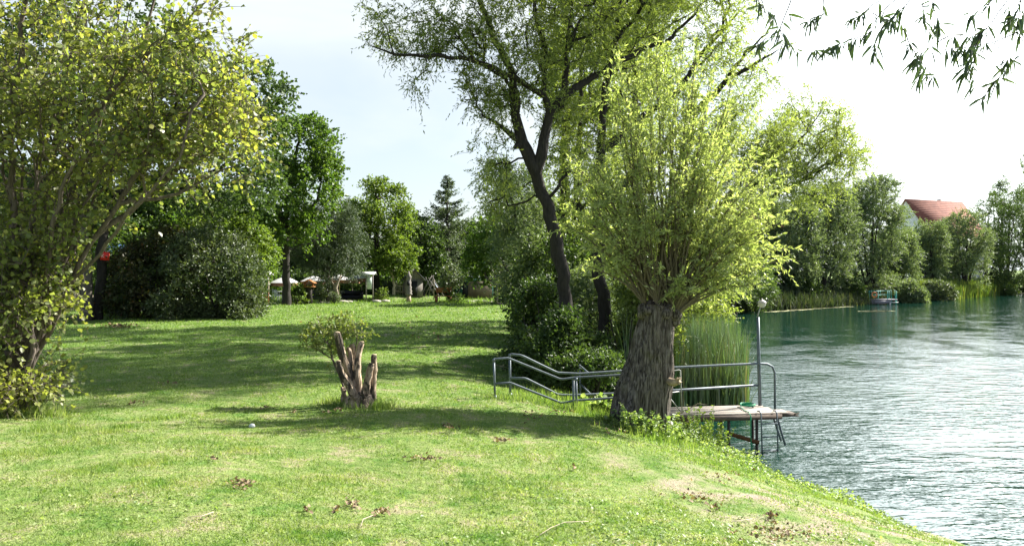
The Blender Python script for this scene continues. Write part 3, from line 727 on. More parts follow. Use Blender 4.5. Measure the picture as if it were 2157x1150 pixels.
tree('maple_tree', 'rounded maple with a straight dark trunk in front of the parasols', 'tree', GL,
  [[(604,642,57,.33),(603,560,57,.26),(602,470,57,.22),(610,380,57,.2),(630,300,57,.1)],[(602,470,57,.28),(540,400,58,.15)],[(602,500,57,.2),(670,420,57,.12)]],
  [(640,315,57,70,72,3.2,1.2),(650,400,57,62,75,3.3),(560,420,58,80,90,3.5),(600,480,57,95,45,3,.9),(655,275,57,30,32,1.5),(690,360,57,28,45,1.4,.9),(520,470,59,60,60,2.5,.8)],
  800, (0.23,0.20), 'bark_dark', 'leaf_maple', m=4, tl=0.9, k=7, shell=0.55, gap=0.15, gscale=0.5, minr=0.03, rt=0.012)
def needles(lp, t): return t
tree('pine_tree', 'grey green pine with drooping boughs right of the straight dark trunk', 'tree', GL,
  [[(692,632,63,.22),(690,560,63,.2),(700,480,63,.15),(700,420,63,.08)],[(690,560,63,.15),(640,540,62,.06)]],
  [(700,475,63,58,62,2.6),(665,520,62.5,60,50,2.4),(735,510,62.5,40,55,2),(700,565,62,60,30,2,.7)],
  480, (0.30,0.055), 'bark_grey', 'leaf_pine', m=5, tl=0.9, k=10, spread=0.9, grav=0.35, shell=0.3, gap=0.2, gscale=0.5, minr=0.025, rt=0.01, draw_twigs=0)
tree('locust_tree', 'yellow green locust tree with a ragged top above the notice board', 'tree', GL,
  [[(795,632,68,.3),(793,560,68,.25),(795,480,68,.2),(800,420,68,.1)]],
  [(800,440,68,58,52,3,1.1),(770,490,68,50,55,3),(840,480,68,35,60,2.2),(790,395,68,30,16,1.4,1.3),(840,410,68,18,16,1,1.2),(845,535,66,38,38,2.2,1.1),(760,440,69,35,35,2,1)],
  680, (0.22,0.15), 'bark_dark', 'leaf_yellow', m=4, tl=0.9, k=7, shell=0.45, gap=0.22, gscale=0.55, minr=0.025, rt=0.012, grav=0.35)
tree('maple_tree', 'small pale trunked tree between the notice board and the wooden hut', 'tree', GL,
  [[(829,622,66,.12),(828,580,66,.11),(826,560,66,.08)],[(828,578,66,.1),(815,555,66,.05)],[(828,578,66,.1),(842,555,66,.05)]],
  [(830,545,66,45,28,2)], 170, (0.22,0.15), 'palewood', 'leaf_yellow', m=4, tl=0.6, k=7, minr=0.02, grav=0.3)
tree('maple_tree', 'dense dark green tree between the locust and the spruce', 'tree', GL,
  [[(890,625,71,.25),(888,560,71,.2),(885,500,71,.12)]],
  [(888,520,71,45,62,2.6),(870,480,72,30,30,2),(910,560,71,30,40,2)], 420, (0.22,0.17), 'bark_dark', 'leaf_dark', m=4, tl=0.8, k=7, minr=0.03)
tree('maple_tree', 'rounded mid green tree with thin pale trunks beside the green shed', 'tree', GL,
  [[(1063,640,58,.12),(1063,590,58,.10),(1050,540,58,.08),(1040,480,58,.04)],[(1063,640,58,.1),(1047,640,57,.1),(1044,590,57,.08),(1030,540,58,.05)]],
  [(1040,500,59,52,50,2.8,1.1),(1010,560,60,35,40,2,.8),(1060,560,58,50,40,2.4)], 520, (0.20,0.15), 'bark_grey', 'leaf_maple', m=4, tl=0.8, k=7, gap=0.15, minr=0.02)
tree('crab_apple_tree', 'small sparse pale leaved tree next to the orange bench', 'tree', GL,
  [[(953,636,62,.10),(952,605,62,.09),(958,580,62,.05)],[(953,636,62,.1),(966,612,62,.06),(975,585,62,.03)],[(953,636,62,.1),(944,600,62,.05),(940,575,62,.03)]],
  [(955,580,62,28,22,1.2),(948,600,62,18,12,.8,.6)], 150, (0.15,0.10), 'bark_dark', 'leaf_shrub', m=3, tl=0.5, k=7, minr=0.012, rt=0.01)
def conifer(name, label, px, Y, top, bot, halfw, lm):
    e = empty(name, G(px, Y), label, 'tree', 'conifers around the lawn')
    b = G(px, Y); zt = P(px, top, Y)[2]; zb = P(px, bot, Y)[2]; Rm = halfw*Y/F
    tb = MB().tube([b-np.array([0,0,.2]), (b[0],b[1],(b[2]+zt)/2), (b[0],b[1],zt)], [0.26,0.15,0.02], 8)
    LP = []; LD = []
    for _ in range(230):
        t = random.random()**0.8; z = zb+(zt-zb)*t; r = Rm*(1-t)**0.8*random.uniform(0.55, 1.1)+0.15; a = random.uniform(0, 2*PI)
        d = np.array([math.cos(a), math.sin(a), 0]); s = np.array([b[0], b[1], z])
        q = [s, s+d*r*0.5+np.array([0,0,-0.10*r]), s+d*r+np.array([0,0,0.16*r+0.1*t])]
        tb.tube(q, [0.035,0.025,0.008], 3, cap=False)
        k = int(26*r)+6
        tt = rng.uniform(0.15, 1, k)[:,None]; p = q[0]*(1-tt)+q[2]*tt; p[:,2] -= 0.12*r*np.sin(PI*tt[:,0])
        LP.append(p); LD.append(unit(d*0.5+rng.normal(0, 0.5, (k,3))+np.array([0,0,-0.55])))
    tb.build('trunk', M['bark_dark'], e)
    lp = np.concatenate(LP); ld = np.concatenate(LD); n = len(lp); cb = MB(); s = rng.uniform(0.6, 1.3, n)
    put_leaves(cb, lp, ld, 0.30*s, 0.07*s, np.clip(rng.normal(0.5,0.25,n),0,1), 'diamond')
    cb.build('crown', M[lm], e, attr=True)
conifer('larch_tree', 'pointed grey green larch rising above the hammock', 942, 73, 370, 585, 92, 'leaf_spruce')

GS = 'shrubs around the lawn'
def shrub(label, px, Y, rx, top, rd, n, leaf, lm, shape='diamond', m=3, k=6, tl=0.5, envs=None, bark='bark_dark', name='shrub', group=GS, gap=0.1, shell=0.55, **kw):
    b = G(px, Y); pyb = CY+(CAMZ-b[2])*F/Y
    cy = (pyb+top)/2; ry = (pyb-top)/2
    limbs = [[(px,pyb,Y,.06),(px,cy+ry*.3,Y,.045),(px+rx*.05,cy-ry*.3,Y,.02)]]+[[(px,pyb,Y,.05),(px+rx*a,cy+ry*c,Y+d,.03),(px+rx*a*1.6,cy-ry*0.2,Y+d*1.5,.012)] for a, c, d in ((-.35,.3,0),(.35,.25,.2),(.12,.2,-.5),(-.15,.2,.4))]
    return tree(name, label, 'shrub', group, limbs, envs or [(px,cy+ry*0.1,Y,rx,ry*0.95,rd),(px,pyb-ry*.35,Y,rx*.95,ry*.4,rd,.8)], n, leaf, bark, lm, m=m, tl=tl, k=k, shape=shape, gap=gap, shell=shell, minr=0.012, rt=0.008, grav=0.1, **kw)
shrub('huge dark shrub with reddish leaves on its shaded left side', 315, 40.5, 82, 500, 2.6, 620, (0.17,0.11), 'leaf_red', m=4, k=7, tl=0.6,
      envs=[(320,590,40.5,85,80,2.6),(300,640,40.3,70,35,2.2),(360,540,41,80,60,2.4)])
shrub('large grey green shrub lit from the right, at the right end of the dark thicket', 455, 40, 95, 500, 2.6, 900, (0.15,0.09), 'leaf_thicket', m=4, k=8, tl=0.6,
      envs=[(440,575,40,100,95,2.5),(480,640,39.6,70,40,2.0),(400,635,39.7,80,42,2.2),(515,600,40,42,65,1.8)])
shrub('yellow green shrub rising behind the thicket', 490, 44, 80, 450, 2.5, 480, (0.18,0.13), 'leaf_yellow', m=4, k=7, tl=0.6,
      envs=[(490,510,44,75,48,2.4),(540,540,44.5,35,50,1.8),(420,500,44,50,40,2)])
shrub('dark green shrub filling the gap beside the red sign', 262, 43, 55, 470, 2.2, 360, (0.18,0.13), 'leaf_maple', m=4, k=6, tl=0.6)
shrub('low leafy shrub beside the straight dark trunk', 628, 58.5, 22, 594, 1.0, 110, (0.16,0.11), 'leaf_yellow', tl=0.35)
shrub('tangled pale shrub between the two parasols', 690, 60.5, 20, 578, 1.0, 120, (0.14,0.09), 'leaf_shrub', tl=0.4, gap=.2)
shrub('ball shaped grey shrub in the rubble bed', 703, 59.5, 11, 616, 0.5, 80, (0.13,0.03), 'leaf_shrub', tl=0.25, k=8)
shrub('round blue green shrub behind the fence pickets', 818, 69, 16, 590, 1.0, 110, (0.16,0.11), 'leaf_pine', tl=0.4)
shrub('low bush growing at the foot of the notice board', 805, 63.5, 14, 606, .7, 60, (0.14,0.08), 'leaf_yellow', tl=0.3)
shrub('dark low bush at the base of the crab apple', 962, 61.5, 16, 616, .8, 90, (0.13,0.09), 'leaf_dark', tl=0.3)

# near bank understory right of the lawn
GU = 'bushes beneath the tall willows'
LU = (0.10,0.07)
shrub('dark bush at the lawn edge left of the willow trunks', 1132, 24, 55, 590, 1.8, 620, LU, 'leaf_dark', m=4, k=7, group=GU, envs=[(1135,690,24,55,95,1.8),(1115,740,23,40,45,1.4)])
shrub('bush sprouting around the foot of the leaning willow', 1205, 21.5, 60, 600, 1.3, 700, LU, 'leaf_dark', m=4, k=7, group=GU, envs=[(1190,725,21.5,45,65,1.2),(1165,750,21,50,36,1.0),(1250,755,21.5,35,38,.9)], gap=.2)
shrub('bush with small light leaves between the two willow trunks', 1238, 27, 50, 560, 1.5, 560, LU, 'leaf_willow_grey', m=4, k=7, group=GU, envs=[(1238,670,27,50,110,1.5)], gap=.2)
shrub('tall bush directly behind the cut trunk', 1320, 22, 60, 560, 1.6, 640, LU, 'leaf_willow', m=4, k=7, group=GU, envs=[(1345,670,23,42,105,1.4),(1385,690,23,40,80,1.3)], gap=.15)
shrub('low bush behind the stair railing', 1255, 19.5, 60, 740, .8, 320, (0.08,0.06), 'leaf_dark', m=4, k=6, group=GU, tl=.35, envs=[(1250,775,19.5,62,28,.8),(1180,780,19.8,35,22,.6)])
shrub('deep green bush at the back of the thicket', 1160, 31, 90, 480, 2.4, 560, (0.14,0.10), 'leaf_dark', m=4, k=7, group=GU, tl=.6)
shrub('wide bush at the back behind both willows', 1280, 33, 100, 430, 2.6, 640, (0.14,0.10), 'leaf_dark', m=4, k=7, group=GU, tl=.6)
shrub('bush by the shore behind the reeds', 1450, 34, 90, 470, 2.4, 560, (0.14,0.09), 'leaf_willow', m=4, k=7, group=GU, tl=.6)
GB = 'trees along the near shore'
tree('willow_tree', 'tall leafy willow close behind the second tall willow, topping out above the frame', 'tree', GB,
  [[(1340,760,31,.28),(1338,560,31,.22),(1335,350,31,.18),(1340,150,31,.12),(1345,-60,31,.04)]],
  [(1340,110,31,90,110,3,.6),(1390,-80,31,170,90,4,1.2),(1250,-70,31,90,80,3,1.0),(1330,320,31,55,70,2,.5)], 1100, (0.17,0.06), 'bark_dark', 'leaf_willow_light', m=4, tl=0.7, k=8, gap=.2, gscale=.5, grav=.3, minr=.015)
tree('poplar_tree', 'very tall added tree far behind the leaning willow, its unseen crown shading the lawn', 'tree', GB,  # added tree; its crown is spread out of view to shadow the lawn
  [[(1190,720,41,.35),(1188,500,41,.3),(1192,250,41,.24),(1190,0,41,.16),(1190,-300,41,.05)]],
  [(1195,170,41,55,110,2.2,.7),(1170,-120,41,170,100,4.5,1.2),(1190,-330,41,150,120,4.5,1.2)], 1150, (0.22,0.14), 'bark_dark', 'leaf_willow', m=4, tl=0.9, k=8, gap=.15, gscale=.35, grav=.2, minr=.02)
tree('willow_tree', 'grey green willow with a loose crown left of the leaning willow', 'tree', GB,
  [[(1130,700,32,.2),(1120,600,32,.17),(1110,480,32,.12),(1090,380,32,.06)],[(1110,540,32,.1),(1060,450,32,.05)]],
  [(1090,420,32,70,75,2.6),(1050,390,32.5,38,45,1.8),(1110,520,32,70,80,2.6),(1085,600,33,38,50,2,.7)], 620, (0.16,0.05), 'bark_dark', 'leaf_willow_grey', m=4, tl=0.7, k=9, gap=.2, grav=.4, minr=.02)
tree('willow_tree', 'willow filling the background between the two tall trunks', 'tree', GB,
  [[(1225,740,38,.25),(1220,600,38,.2),(1215,400,38,.16),(1225,200,38,.1),(1225,60,38,.04)]],
  [(1210,400,38,80,110,3.5),(1300,430,40,80,130,3.5),(1230,130,38,95,160,4),(1320,180,39,80,140,3.5)], 1300, (0.19,0.07), 'bark_dark', 'leaf_willow', m=4, tl=0.8, k=8, gap=.2, grav=.4, minr=.02)
tree('willow_tree', 'willow at the water behind the shoots of the cut trunk', 'tree', GB,
  [[(1420,700,50,.25),(1425,600,50,.2),(1430,500,50,.12)]],
  [(1430,520,50,90,85,4),(1500,570,55,70,60,4)], 560, (0.22,0.08), 'bark_dark', 'leaf_willow_grey', m=4, tl=0.9, k=8, gap=.15, grav=.4, minr=.025)
tree('willow_tree', 'dark willow at the far corner where the near bank meets the far bank', 'tree', GB,
  [[(1545,655,74,.25),(1550,600,74,.2),(1560,540,74,.12)]],
  [(1550,570,74,60,55,4),(1590,600,79,40,45,3)], 480, (0.28,0.12), 'bark_dark', 'leaf_dark', m=4, tl=1, k=8, gap=.15, grav=.3, minr=.03)

# ================================================================ REEDS
def reeds(name, label, spots, hmin, hmax, w, mat, lean=0.12, seg=4, brown=0.06):
    """spots (n,3) feet"""
    mb = MB(); n = len(spots)
    h = rng.uniform(hmin, hmax, n); az = rng.uniform(0, 2*PI, n); ln = rng.normal(0, lean, n)+lean*0.6
    d = np.stack([np.cos(az), np.sin(az)], -1); s = np.stack([-np.sin(az+rng.normal(0,0.6,n)), np.cos(az)], -1)
    V = []
    for j in range(seg+1):
        t = j/seg
        ww = w*rng.uniform(0.8,1.2,n)*(1-t**2.2)*0.5+0.001
        c = spots.copy(); c[:,:2] += d*(h*ln*t**2)[:,None]; c[:,2] += h*t*(1-0.12*t*np.abs(ln)*4)
        a = c.copy(); a[:,:2] += s*ww[:,None]; b = c.copy(); b[:,:2] -= s*ww[:,None]
        V += [a, b]
    V = np.stack(V, 1); K = V.shape[1]
    fq = np.array([[2*j,2*j+1,2*j+3,2*j+2] for j in range(seg)])
    f = (fq[None]+np.arange(n)[:,None,None]*K).reshape(-1,4)
    t = np.clip(rng.normal(0.33,0.2,n),0,0.68); t[rng.uniform(0,1,n) < brown] = 1.0
    mb.add(V.reshape(-1,3), f, np.repeat(t, K))
    tag(mb.build(name, M[mat], attr=True), label, kind='stuff')
def poly_points(poly, n, zf):
    poly = np.array(poly, float); lo, hi = poly.min(0), poly.max(0); out = []
    while sum(len(o) for o in out) < n:
        p = rng.uniform(lo, hi, (n,2)); ins = np.zeros(n, bool)
        for i in range(len(poly)):
            a, b = poly[i], poly[(i+1) % len(poly)]
            c = (a[1] > p[:,1]) != (b[1] > p[:,1])
            ins ^= c & (p[:,0] < a[0]+(p[:,1]-a[1])*(b[0]-a[0])/((b[1]-a[1]) if b[1] != a[1] else 1e-9))
        out.append(p[ins])
    p = np.concatenate(out)[:n]
    return np.column_stack([p, zf(p[:,0], p[:,1])])
zwat = lambda x, y: np.maximum(hz(x, y), -0.3)
reeds('reeds', 'tall green reed bed standing in the water behind the dock', poly_points([(3.2,21.5),(5.0,21.9),(6.9,22.3),(7.3,24),(7.9,27),(9.0,31),(5,31),(3.6,26)], 10500, zwat), 1.4, 2.95, 0.036, 'reed', lean=.15, brown=.03)
reeds('reeds', 'reeds lining the near shore beyond the willows', poly_points([(7,33),(9.2,33),(12.6,45),(16.5,60),(20,72),(21,76),(15,62),(10,48)], 5000, zwat), 1.2, 2.0, 0.07, 'reed_far')
def shore_band(pts, n, out, inn):
    P_ = np.array(pts, float); seg = np.linalg.norm(np.diff(P_, axis=0), axis=1); cs = np.concatenate([[0], np.cumsum(seg)])
    t = rng.uniform(0, cs[-1], n); x = np.interp(t, cs, P_[:,0]); y = np.interp(t, cs, P_[:,1])
    dx = np.interp(t+0.5, cs, P_[:,0])-np.interp(t-0.5, cs, P_[:,0]); dy = np.interp(t+0.5, cs, P_[:,1])-np.interp(t-0.5, cs, P_[:,1])
    L = np.hypot(dx, dy)+1e-9; nx, ny = -dy/L, dx/L
    o = rng.uniform(-out, inn, n); x = x+nx*o; y = y+ny*o
    return np.column_stack([x, y, zwat(x, y)])
reeds('reeds', 'dull green reeds and sedge fringing the far bank', shore_band([(24,79),(27,81.5),(33,86),(38,91),(44,96.6),(55,107),(67,117.7)], 15000, 0.6, 3.2), 0.6, 2.1, 0.11, 'reed_far', lean=.3, brown=0.10)
reeds('reeds', 'bright yellow green reeds along the right part of the far bank', shore_band([(62,113),(67,117.7),(83,134),(94,144)], 9000, 0.8, 2.5), 1.2, 2.7, 0.16, 'reed_bright', brown=0.1)

# weeds on the bank by the pollard
def weeds(name, label, spots, h, leaf, mat, cat='plant', stems=7):
    for i, (px, Y, hh, lb) in enumerate(spots):
        b = G(px, Y); e = empty(name, b, lb, cat, label)
        sb = MB(); LP = []; LD = []
        for _ in range(stems):
            a = b+np.array([random.gauss(0,0.12), random.gauss(0,0.12), -0.03]); t = a+np.array([random.gauss(0,0.18), random.gauss(0,0.18), hh*random.uniform(0.6,1.1)])
            sb.tube([a, (a+t)/2+rng.normal(0,0.02,3), t], [0.006,0.005,0.002], 4, cap=False)
            k = 26; tt = rng.uniform(0.1,1,k)[:,None]; LP.append(a*(1-tt)+t*tt)
            ld = rng.normal(0,1,(k,3)); ld[:,2] = np.abs(ld[:,2])*0.4; LD.append(unit(ld))
        sb.build('stems', M['leaf_weed'], e, attr=True)
        lp = np.concatenate(LP); ld = np.concatenate(LD); n = len(lp); s = rng.uniform(0.6,1.3,n)
        cb = MB(); put_leaves(cb, lp, ld, leaf[0]*s, leaf[1]*s, rng.uniform(0,1,n)**0.8, 'round', flat=0.7)
        cb.build('foliage', M[mat], e, attr=True)
weeds('nettle_plant', 'leafy plants at the foot of the cut willow', [(1325,14.6,0.45,'low nettle clump before the left foot of the cut willow'),(1352,14.5,0.62,'tallest nettle clump in front of the cut willow'),(1378,14.6,0.5,'nettle clump below the middle of the cut willow'),(1402,14.8,0.42,'nettle clump at the right foot of the cut willow'),
   (1425,15.0,0.4,'weed clump at the landward end of the dock'),(1290,15.2,0.22,'tiny weed tuft left of the cut willow')], 0.5, (0.085,0.05), 'leaf_weed')
weeds('yellow_weed_plant', 'yellow green bushy weeds beside the dock', [(1462,15.6,0.78,'yellow green bushy weed right against the front of the dock'),(1484,15.9,0.85,'tallest yellow green weed at the water side of the dock front'),(1505,16.1,0.55,'shorter yellow green weed leaning towards the water')], 0.8, (0.055,0.035), 'leaf_yellow', stems=12)
weeds('dock_leaf_plant', 'bright leafed plants between railing and cut willow', [(1262,16.9,0.3,'sunlit broad leaved plant left of the cut willow under the railing'),(1285,17.0,0.38,'sunlit broad leaved plant touching the left side of the cut willow')], 0.3, (0.12,0.09), 'leaf_weed')
def bank_cover():
    mb = MB(); n = 26000
    x = rng.uniform(0, 8.5, n); y = rng.uniform(8, 19.5, n); d = lake_sd(x, y)
    px = CX+x/y*F
    dens = np.exp(-np.abs(d-0.45)/0.55)*np.clip((y-10.5)/5, 0.05, 1)
    ok = (d > 0) & (rng.uniform(0,1,n) < dens)
    x, y = x[ok], y[ok]; k = len(x)
    nn = np.array([mnoise.noise(Vector((a*1.6, b*1.6, 3))) for a, b in zip(x, y)])
    ok = nn > -0.15; x, y, nn = x[ok], y[ok], nn[ok]; k = len(x)
    m = 5; hh = np.repeat(np.clip(0.10+0.25*nn,0.04,.35)*np.clip((y-9)/6,0.3,1.2), m)*rng.uniform(0.2,1.2,k*m)
    xx = np.repeat(x, m)+rng.normal(0,0.035,k*m); yy = np.repeat(y, m)+rng.normal(0,0.035,k*m)
    pos = np.stack([xx, yy, hz(xx,yy)+hh], -1); dd = unit(np.stack([rng.normal(0,1,k*m), rng.normal(0,1,k*m), rng.uniform(0,0.8,k*m)], -1))
    s = rng.uniform(0.5,1.3,k*m); put_leaves(mb, pos, dd, 0.055*s, 0.032*s, rng.uniform(0,1,k*m), 'round', flat=0.8)
    tag(mb.build('bank_ground_cover', M['leaf_weed'], attr=True), 'low leafy ground cover along the lake edge', kind='stuff')
bank_cover()
# taller grass tufts round bases
def tufts():
    mb = MB()
    for px, Y, r, h, k in [(300,8.4,.3,.05,900),(60,9.0,.4,.06,900),(180,8.0,.25,.05,500),(330,7.4,.28,.05,600),(520,9.6,.2,.05,300),(230,10.6,.2,.07,350),(260,11.0,.15,.07,300),(420,7.6,.3,.04,500),(120,10.9,.4,.10,600),(150,7.1,.3,.04,500),(620,6.1,.3,.035,500),(700,8.2,.2,.04,300),(330,11.9,.25,.09,400),(390,12.3,.2,.09,300),(760,14,0.5,0.2,700),(800,13.9,0.25,0.22,250),(700,14.2,0.35,0.15,250),(30,12.4,0.5,0.22,600),(100,12.1,0.3,0.25,260),(1230,16.4,0.9,0.2,900),(1100,16.6,0.7,0.16,500),(1280,15.6,0.4,0.2,400),(1395,14.6,0.8,0.22,900),(1180,17.6,0.8,0.3,700),
                           (1050,16.2,0.3,0.2,150),(1210,16.2,0.25,0.28,150),(950,61.5,0.9,0.3,200),(600,57,0.8,0.2,150),(860,63,0.6,0.35,200),(1010,61,2.5,0.5,500),(710,60,2.2,0.3,400),(800,63,1.2,0.35,260)]:
        b = G(px, Y); x = b[0]+rng.normal(0,r*0.6,k); y = b[1]+rng.normal(0,r*0.5,k)
        dd = unit(np.stack([rng.normal(0,0.35,k), rng.normal(0,0.35,k), np.ones(k)], -1))
        put_leaves(mb, np.stack([x,y,hz(x,y)-0.01], -1), dd, h*rng.uniform(0.4,1.2,k), (0.006+0.0006*Y)*rng.uniform(0.6,1.3,k), rng.uniform(0,1,k), 'tri')
    tag(mb.build('tall_grass', bpy.data.materials['grass_blades'], attr=True), 'longer unmown grass around trunks and posts', kind='stuff')
tufts()

# ================================================================ CUT STUMP WITH SPROUTS
def stumpmat():
    m = NT('stump_wood')
    n = m.noise(3, 5, 0.65, vec=m.coord((14,14,2.0)), dist=0.4); p = m.noise(4.5, 3, 0.6, vec=m.coord((1,1,.6)))
    c = m.ramp(n, [(0.32,(0.13,0.095,0.065,1)),(0.55,(0.42,0.32,0.23,1)),(0.72,(0.58,0.50,0.41,1))])
    bk = m.ramp(n, [(0.35,(0.03,0.024,0.02,1)),(0.7,(0.14,0.115,0.09,1))])
    c = m.mix(m.ramp(p, [(0.52,(0,0,0)),(0.56,(1,1,1))]), c, bk)
    return m.done(m.pbr(c, 0.9, m.bump(m.math('ADD', n, p), 1.0, 0.03), 0.2))
def build_stump():
    e = empty('cut_shrub_stump', G(760, 14), 'pruned many pronged stump with a leafy sprout in the middle of the lawn', 'stump')
    Y = 14.0
    prongs = [([(748,845,14),(738,790,14.0),(722,745,13.95),(710,702,13.9)], [.085,.08,.07,.062], 'deadwood'),
              ([(752,842,13.9),(735,810,13.75),(722,790,13.65),(713,762,13.6)], [.08,.068,.055,.046], 'deadwood'),
              ([(745,830,14.1),(737,790,14.1),(732,732,14.1)], [.06,.05,.03], 'palewood'),
              ([(752,835,14.2),(744,790,14.3),(741,725,14.3)], [.06,.05,.045], 'deadwood'),
              ([(757,838,14.0),(752,790,14.0),(755,755,14.05),(762,722,14.1)], [.075,.065,.055,.05], 'deadwood'),
              ([(765,838,13.9),(776,800,13.8),(783,770,13.75)], [.08,.06,.05], 'deadwood'),
              ([(785,850,14.0),(787,800,14.0),(788,775,14.0),(788,749,14.0)], [.075,.06,.055,.057], 'brokenwood'),
              ([(725,845,14.1),(722,815,14.1)], [.06,.03], 'deadwood')]
    sb = MB(); bb = MB()
    sb.tube([P(758,868,14),P(758,850,14),P(756,832,14),P(755,822,14)], [.34,.30,.22,.06], 22, rough=0.10)
    for pts, r, mt in prongs:
        q = [P(*a) for a in pts]
        t = np.linspace(0,1,len(q)); tt = np.linspace(0,1,22)
        qq = np.stack([np.interp(tt,t,[a[c] for a in q]) for c in range(3)], -1); qq[1:-1] += np.cumsum(rng.normal(0,0.004,(20,3)),0)
        (bb if mt == 'brokenwood' else sb).tube(qq, np.interp(tt,t,r), 22, rough=0.03, flute=.10)
    for _ in range(26):
        q = P(random.uniform(740,770), random.uniform(828,845), 13.72+random.uniform(-.03,.1)); sb.bar(q, q+np.array([random.gauss(0,.05),-.03,random.uniform(.02,.09)]), 0.02)
    sb.build('wood', stumpmat(), e); bb.build('split_prong', stumpmat(), e)
    for px, py, Yy, r in [(710,700,13.9,.055),(713,760,13.6,.041),(762,720,14.1,.045),(788,747,14.0,.05)]:
        c = P(px, py, Yy); MB().lathe((c[0],c[1],c[2]-0.01), [(r,0),(r*.95,0.018),(r*.4,0.026)], 12).build('cut_face', M['cutwood'], e)
    tb = MB(); pts = env_points([(690,700,14.2,38,38,.35),(660,710,14.2,24,24,.25),(755,700,14.3,26,20,.25),(720,690,14.3,30,30,.3),(705,745,14.2,22,25,.25)], 150, .3)
    root = [P(724,800,14.15), P(705,765,14.2), P(690,735,14.2)]
    root = [P(728,825,14.1), P(715,790,14.15), P(700,755,14.2), P(690,720,14.2), P(740,770,14.3), P(752,720,14.3)]
    pos, par = mst(root, [0,0,1,2,0,4], pts, .3)
    N = len(pos); cnt = np.ones(N)
    for i in range(N-1,0,-1): cnt[par[i]] += cnt[i]
    wood(tb, pos, par, 0.003*cnt**0.42, 0.0, 5)
    tb.build('sprout_stem', M['bark_hazel'], e)
    lp, ld, a, b = twigs(pos[6:], unit(pos[6:]-pos[par[6:]]), 2, .16, 7, .8, .1)
    cb = MB(); s = rng.uniform(.6,1.2,len(lp)); put_leaves(cb, lp, ld, .075*s, .034*s, rng.uniform(0,1,len(lp)), 'diamond')
    cb.build('sprout_leaves', M['leaf_sprout'], e, attr=True)
build_stump()

# ================================================================ DOCK, RAILINGS, LAMP
DZ = 0.85
DA = np.array([3.35,16.95]); DU = unit(np.array([1.0,0.16])); DV = np.array([-DU[1],DU[0]])
def D(u, v, z=0.0): q = DA+DU*u+DV*v; return np.array([q[0],q[1],DZ+z])
def build_dock():
    e = empty('dock', D(0,0,-0.3), 'narrow weathered wooden dock with grey planks reaching into the lake', 'dock')
    rzd = math.atan2(DU[1], DU[0])
    nb = 6; wv = 1.0/nb
    for i in range(nb):
        L = [2.96,2.98,2.75,2.8,2.74,2.78][i]
        mb = MB(); c = D(L/2, wv*(i+.5), 0.0); mb.box((c[0],c[1],c[2]-0.02+0.004*(i % 2)), (L, wv-0.012, 0.04), rzd, 0, random.uniform(-.002,.002))
        mb.build('plank', M['deck'], e)
    mb = MB(); c = D(1.4,-0.03,-0.09); mb.box(c, (2.75,0.05,0.11), rzd)
    c = D(1.4,0.97,-0.09); mb.box(c, (2.7,0.05,0.11), rzd); mb.build('side_beam', M['deck_edge'], e)
    mb = MB(); c = D(2.93,0.12,-0.06); mb.box(c, (0.36,0.30,0.08), rzd)
    for _ in range(10):
        q = D(3.08, random.uniform(-.03,.28), random.uniform(-.09,-.03)); mb.bar(q, q+np.array([random.uniform(.03,.13),0,random.uniform(-.02,.02)]), .022)
    mb.build('splintered_end', M['deck_edge'], e)
    for u, v, top in [(1.52,0.0,-.1),(2.2,0.02,-.1),(1.75,0.9,-.1),(2.55,0.92,-.1),(0.6,0.05,-.1)]:
        MB().tube([D(u,v,top), D(u,v,-1.6)], .033, 10).build('pile', M['rust'], e)
    MB().bar(D(1.54,-.03,-.44), D(2.22,-.03,-.66), .05, .09).build('cross_beam', M['beam'], e)
    for (u,v,u2,v2) in [(2.72,.1,2.88,.0),(2.82,.5,3.02,.45)]:
        MB().tube([D(u,v,-.1), D(u2,v2,-.75)], .026, 8).build('raking_leg', M['galv'], e)
    MB().tube([D(2.78,.3,-.26), D(2.96,.3,-.28)], .012, 6).build('brace', M['galv'], e)
    # ladder
    mb = MB()
    for u in (2.24,2.62):
        mb.tube([D(u,.06,0.03),D(u,-.04,0.045),D(u,-.10,0.0),D(u,-.12,-.3),D(u+.02,-.13,-1.1)], .017, 8)
    lad = mb.build('ladder', M['galv'], e, smooth=True)
    for z in (-.22,-.52,-.82):
        MB().tube([D(2.24,-.12,z), D(2.63,-.12,z)], .014, 8).build('rung', M['galv'], lad)
build_dock()
def rail(pts, r=.024, k=10):
    return [P(*p) for p in pts], r, k
def rails(e, lines, posts, mat='galv', r=.024):
    for nm, L in lines:
        q = [P(*p) if len(p) == 3 else np.array(p[0]) for p in L]
        MB().tube(q, r, 10).build(nm, M[mat], e, smooth=True)
    for px, py, Y, px2 in posts:
        t = P(px, py, Y); b = np.array([(px2-CX)/F*Y, Y, min(gz((px2-CX)/F*Y, Y), t[2]-.6)-.1])
        MB().tube([b, t], r*1.02, 10).tube([t-np.array([0,0,.05]), t+np.array([0,0,.012])], r*1.3, 10).tube([b, b+np.array([0,0,.16])], r*1.5, 10).build('post', M[mat], e, smooth=True)
GR = 'pipe railings leading down to the dock'
e = empty('railing', G(1041,16.2), 'front grey pipe railing that steps down towards the cut willow', 'railing', GR)
rails(e, [('top_rail', [(1038,758,16.2),(1042,756,16.2),(1070,754,16.25),(1078,757,16.25),(1178,797.5,16.3),(1186,798.5,16.3),(1211,795,16.3),(1309,789.5,16.4),(1330,789,16.4)]),
          ('middle_rail', [(1042,808,16.2),(1074,806,16.25),(1080,808,16.25),(1180,847.5,16.3),(1188,848,16.3),(1208,843.5,16.3),(1289,838,16.4),(1330,835,16.4)])],
      [(1040,757,16.2,1043),(1207.5,795,16.32,1208),(1213.5,797,16.28,1214.5)])
e = empty('railing', G(1074,17.3), 'rear grey pipe railing running behind the cut willow to the lamp post', 'railing', GR)
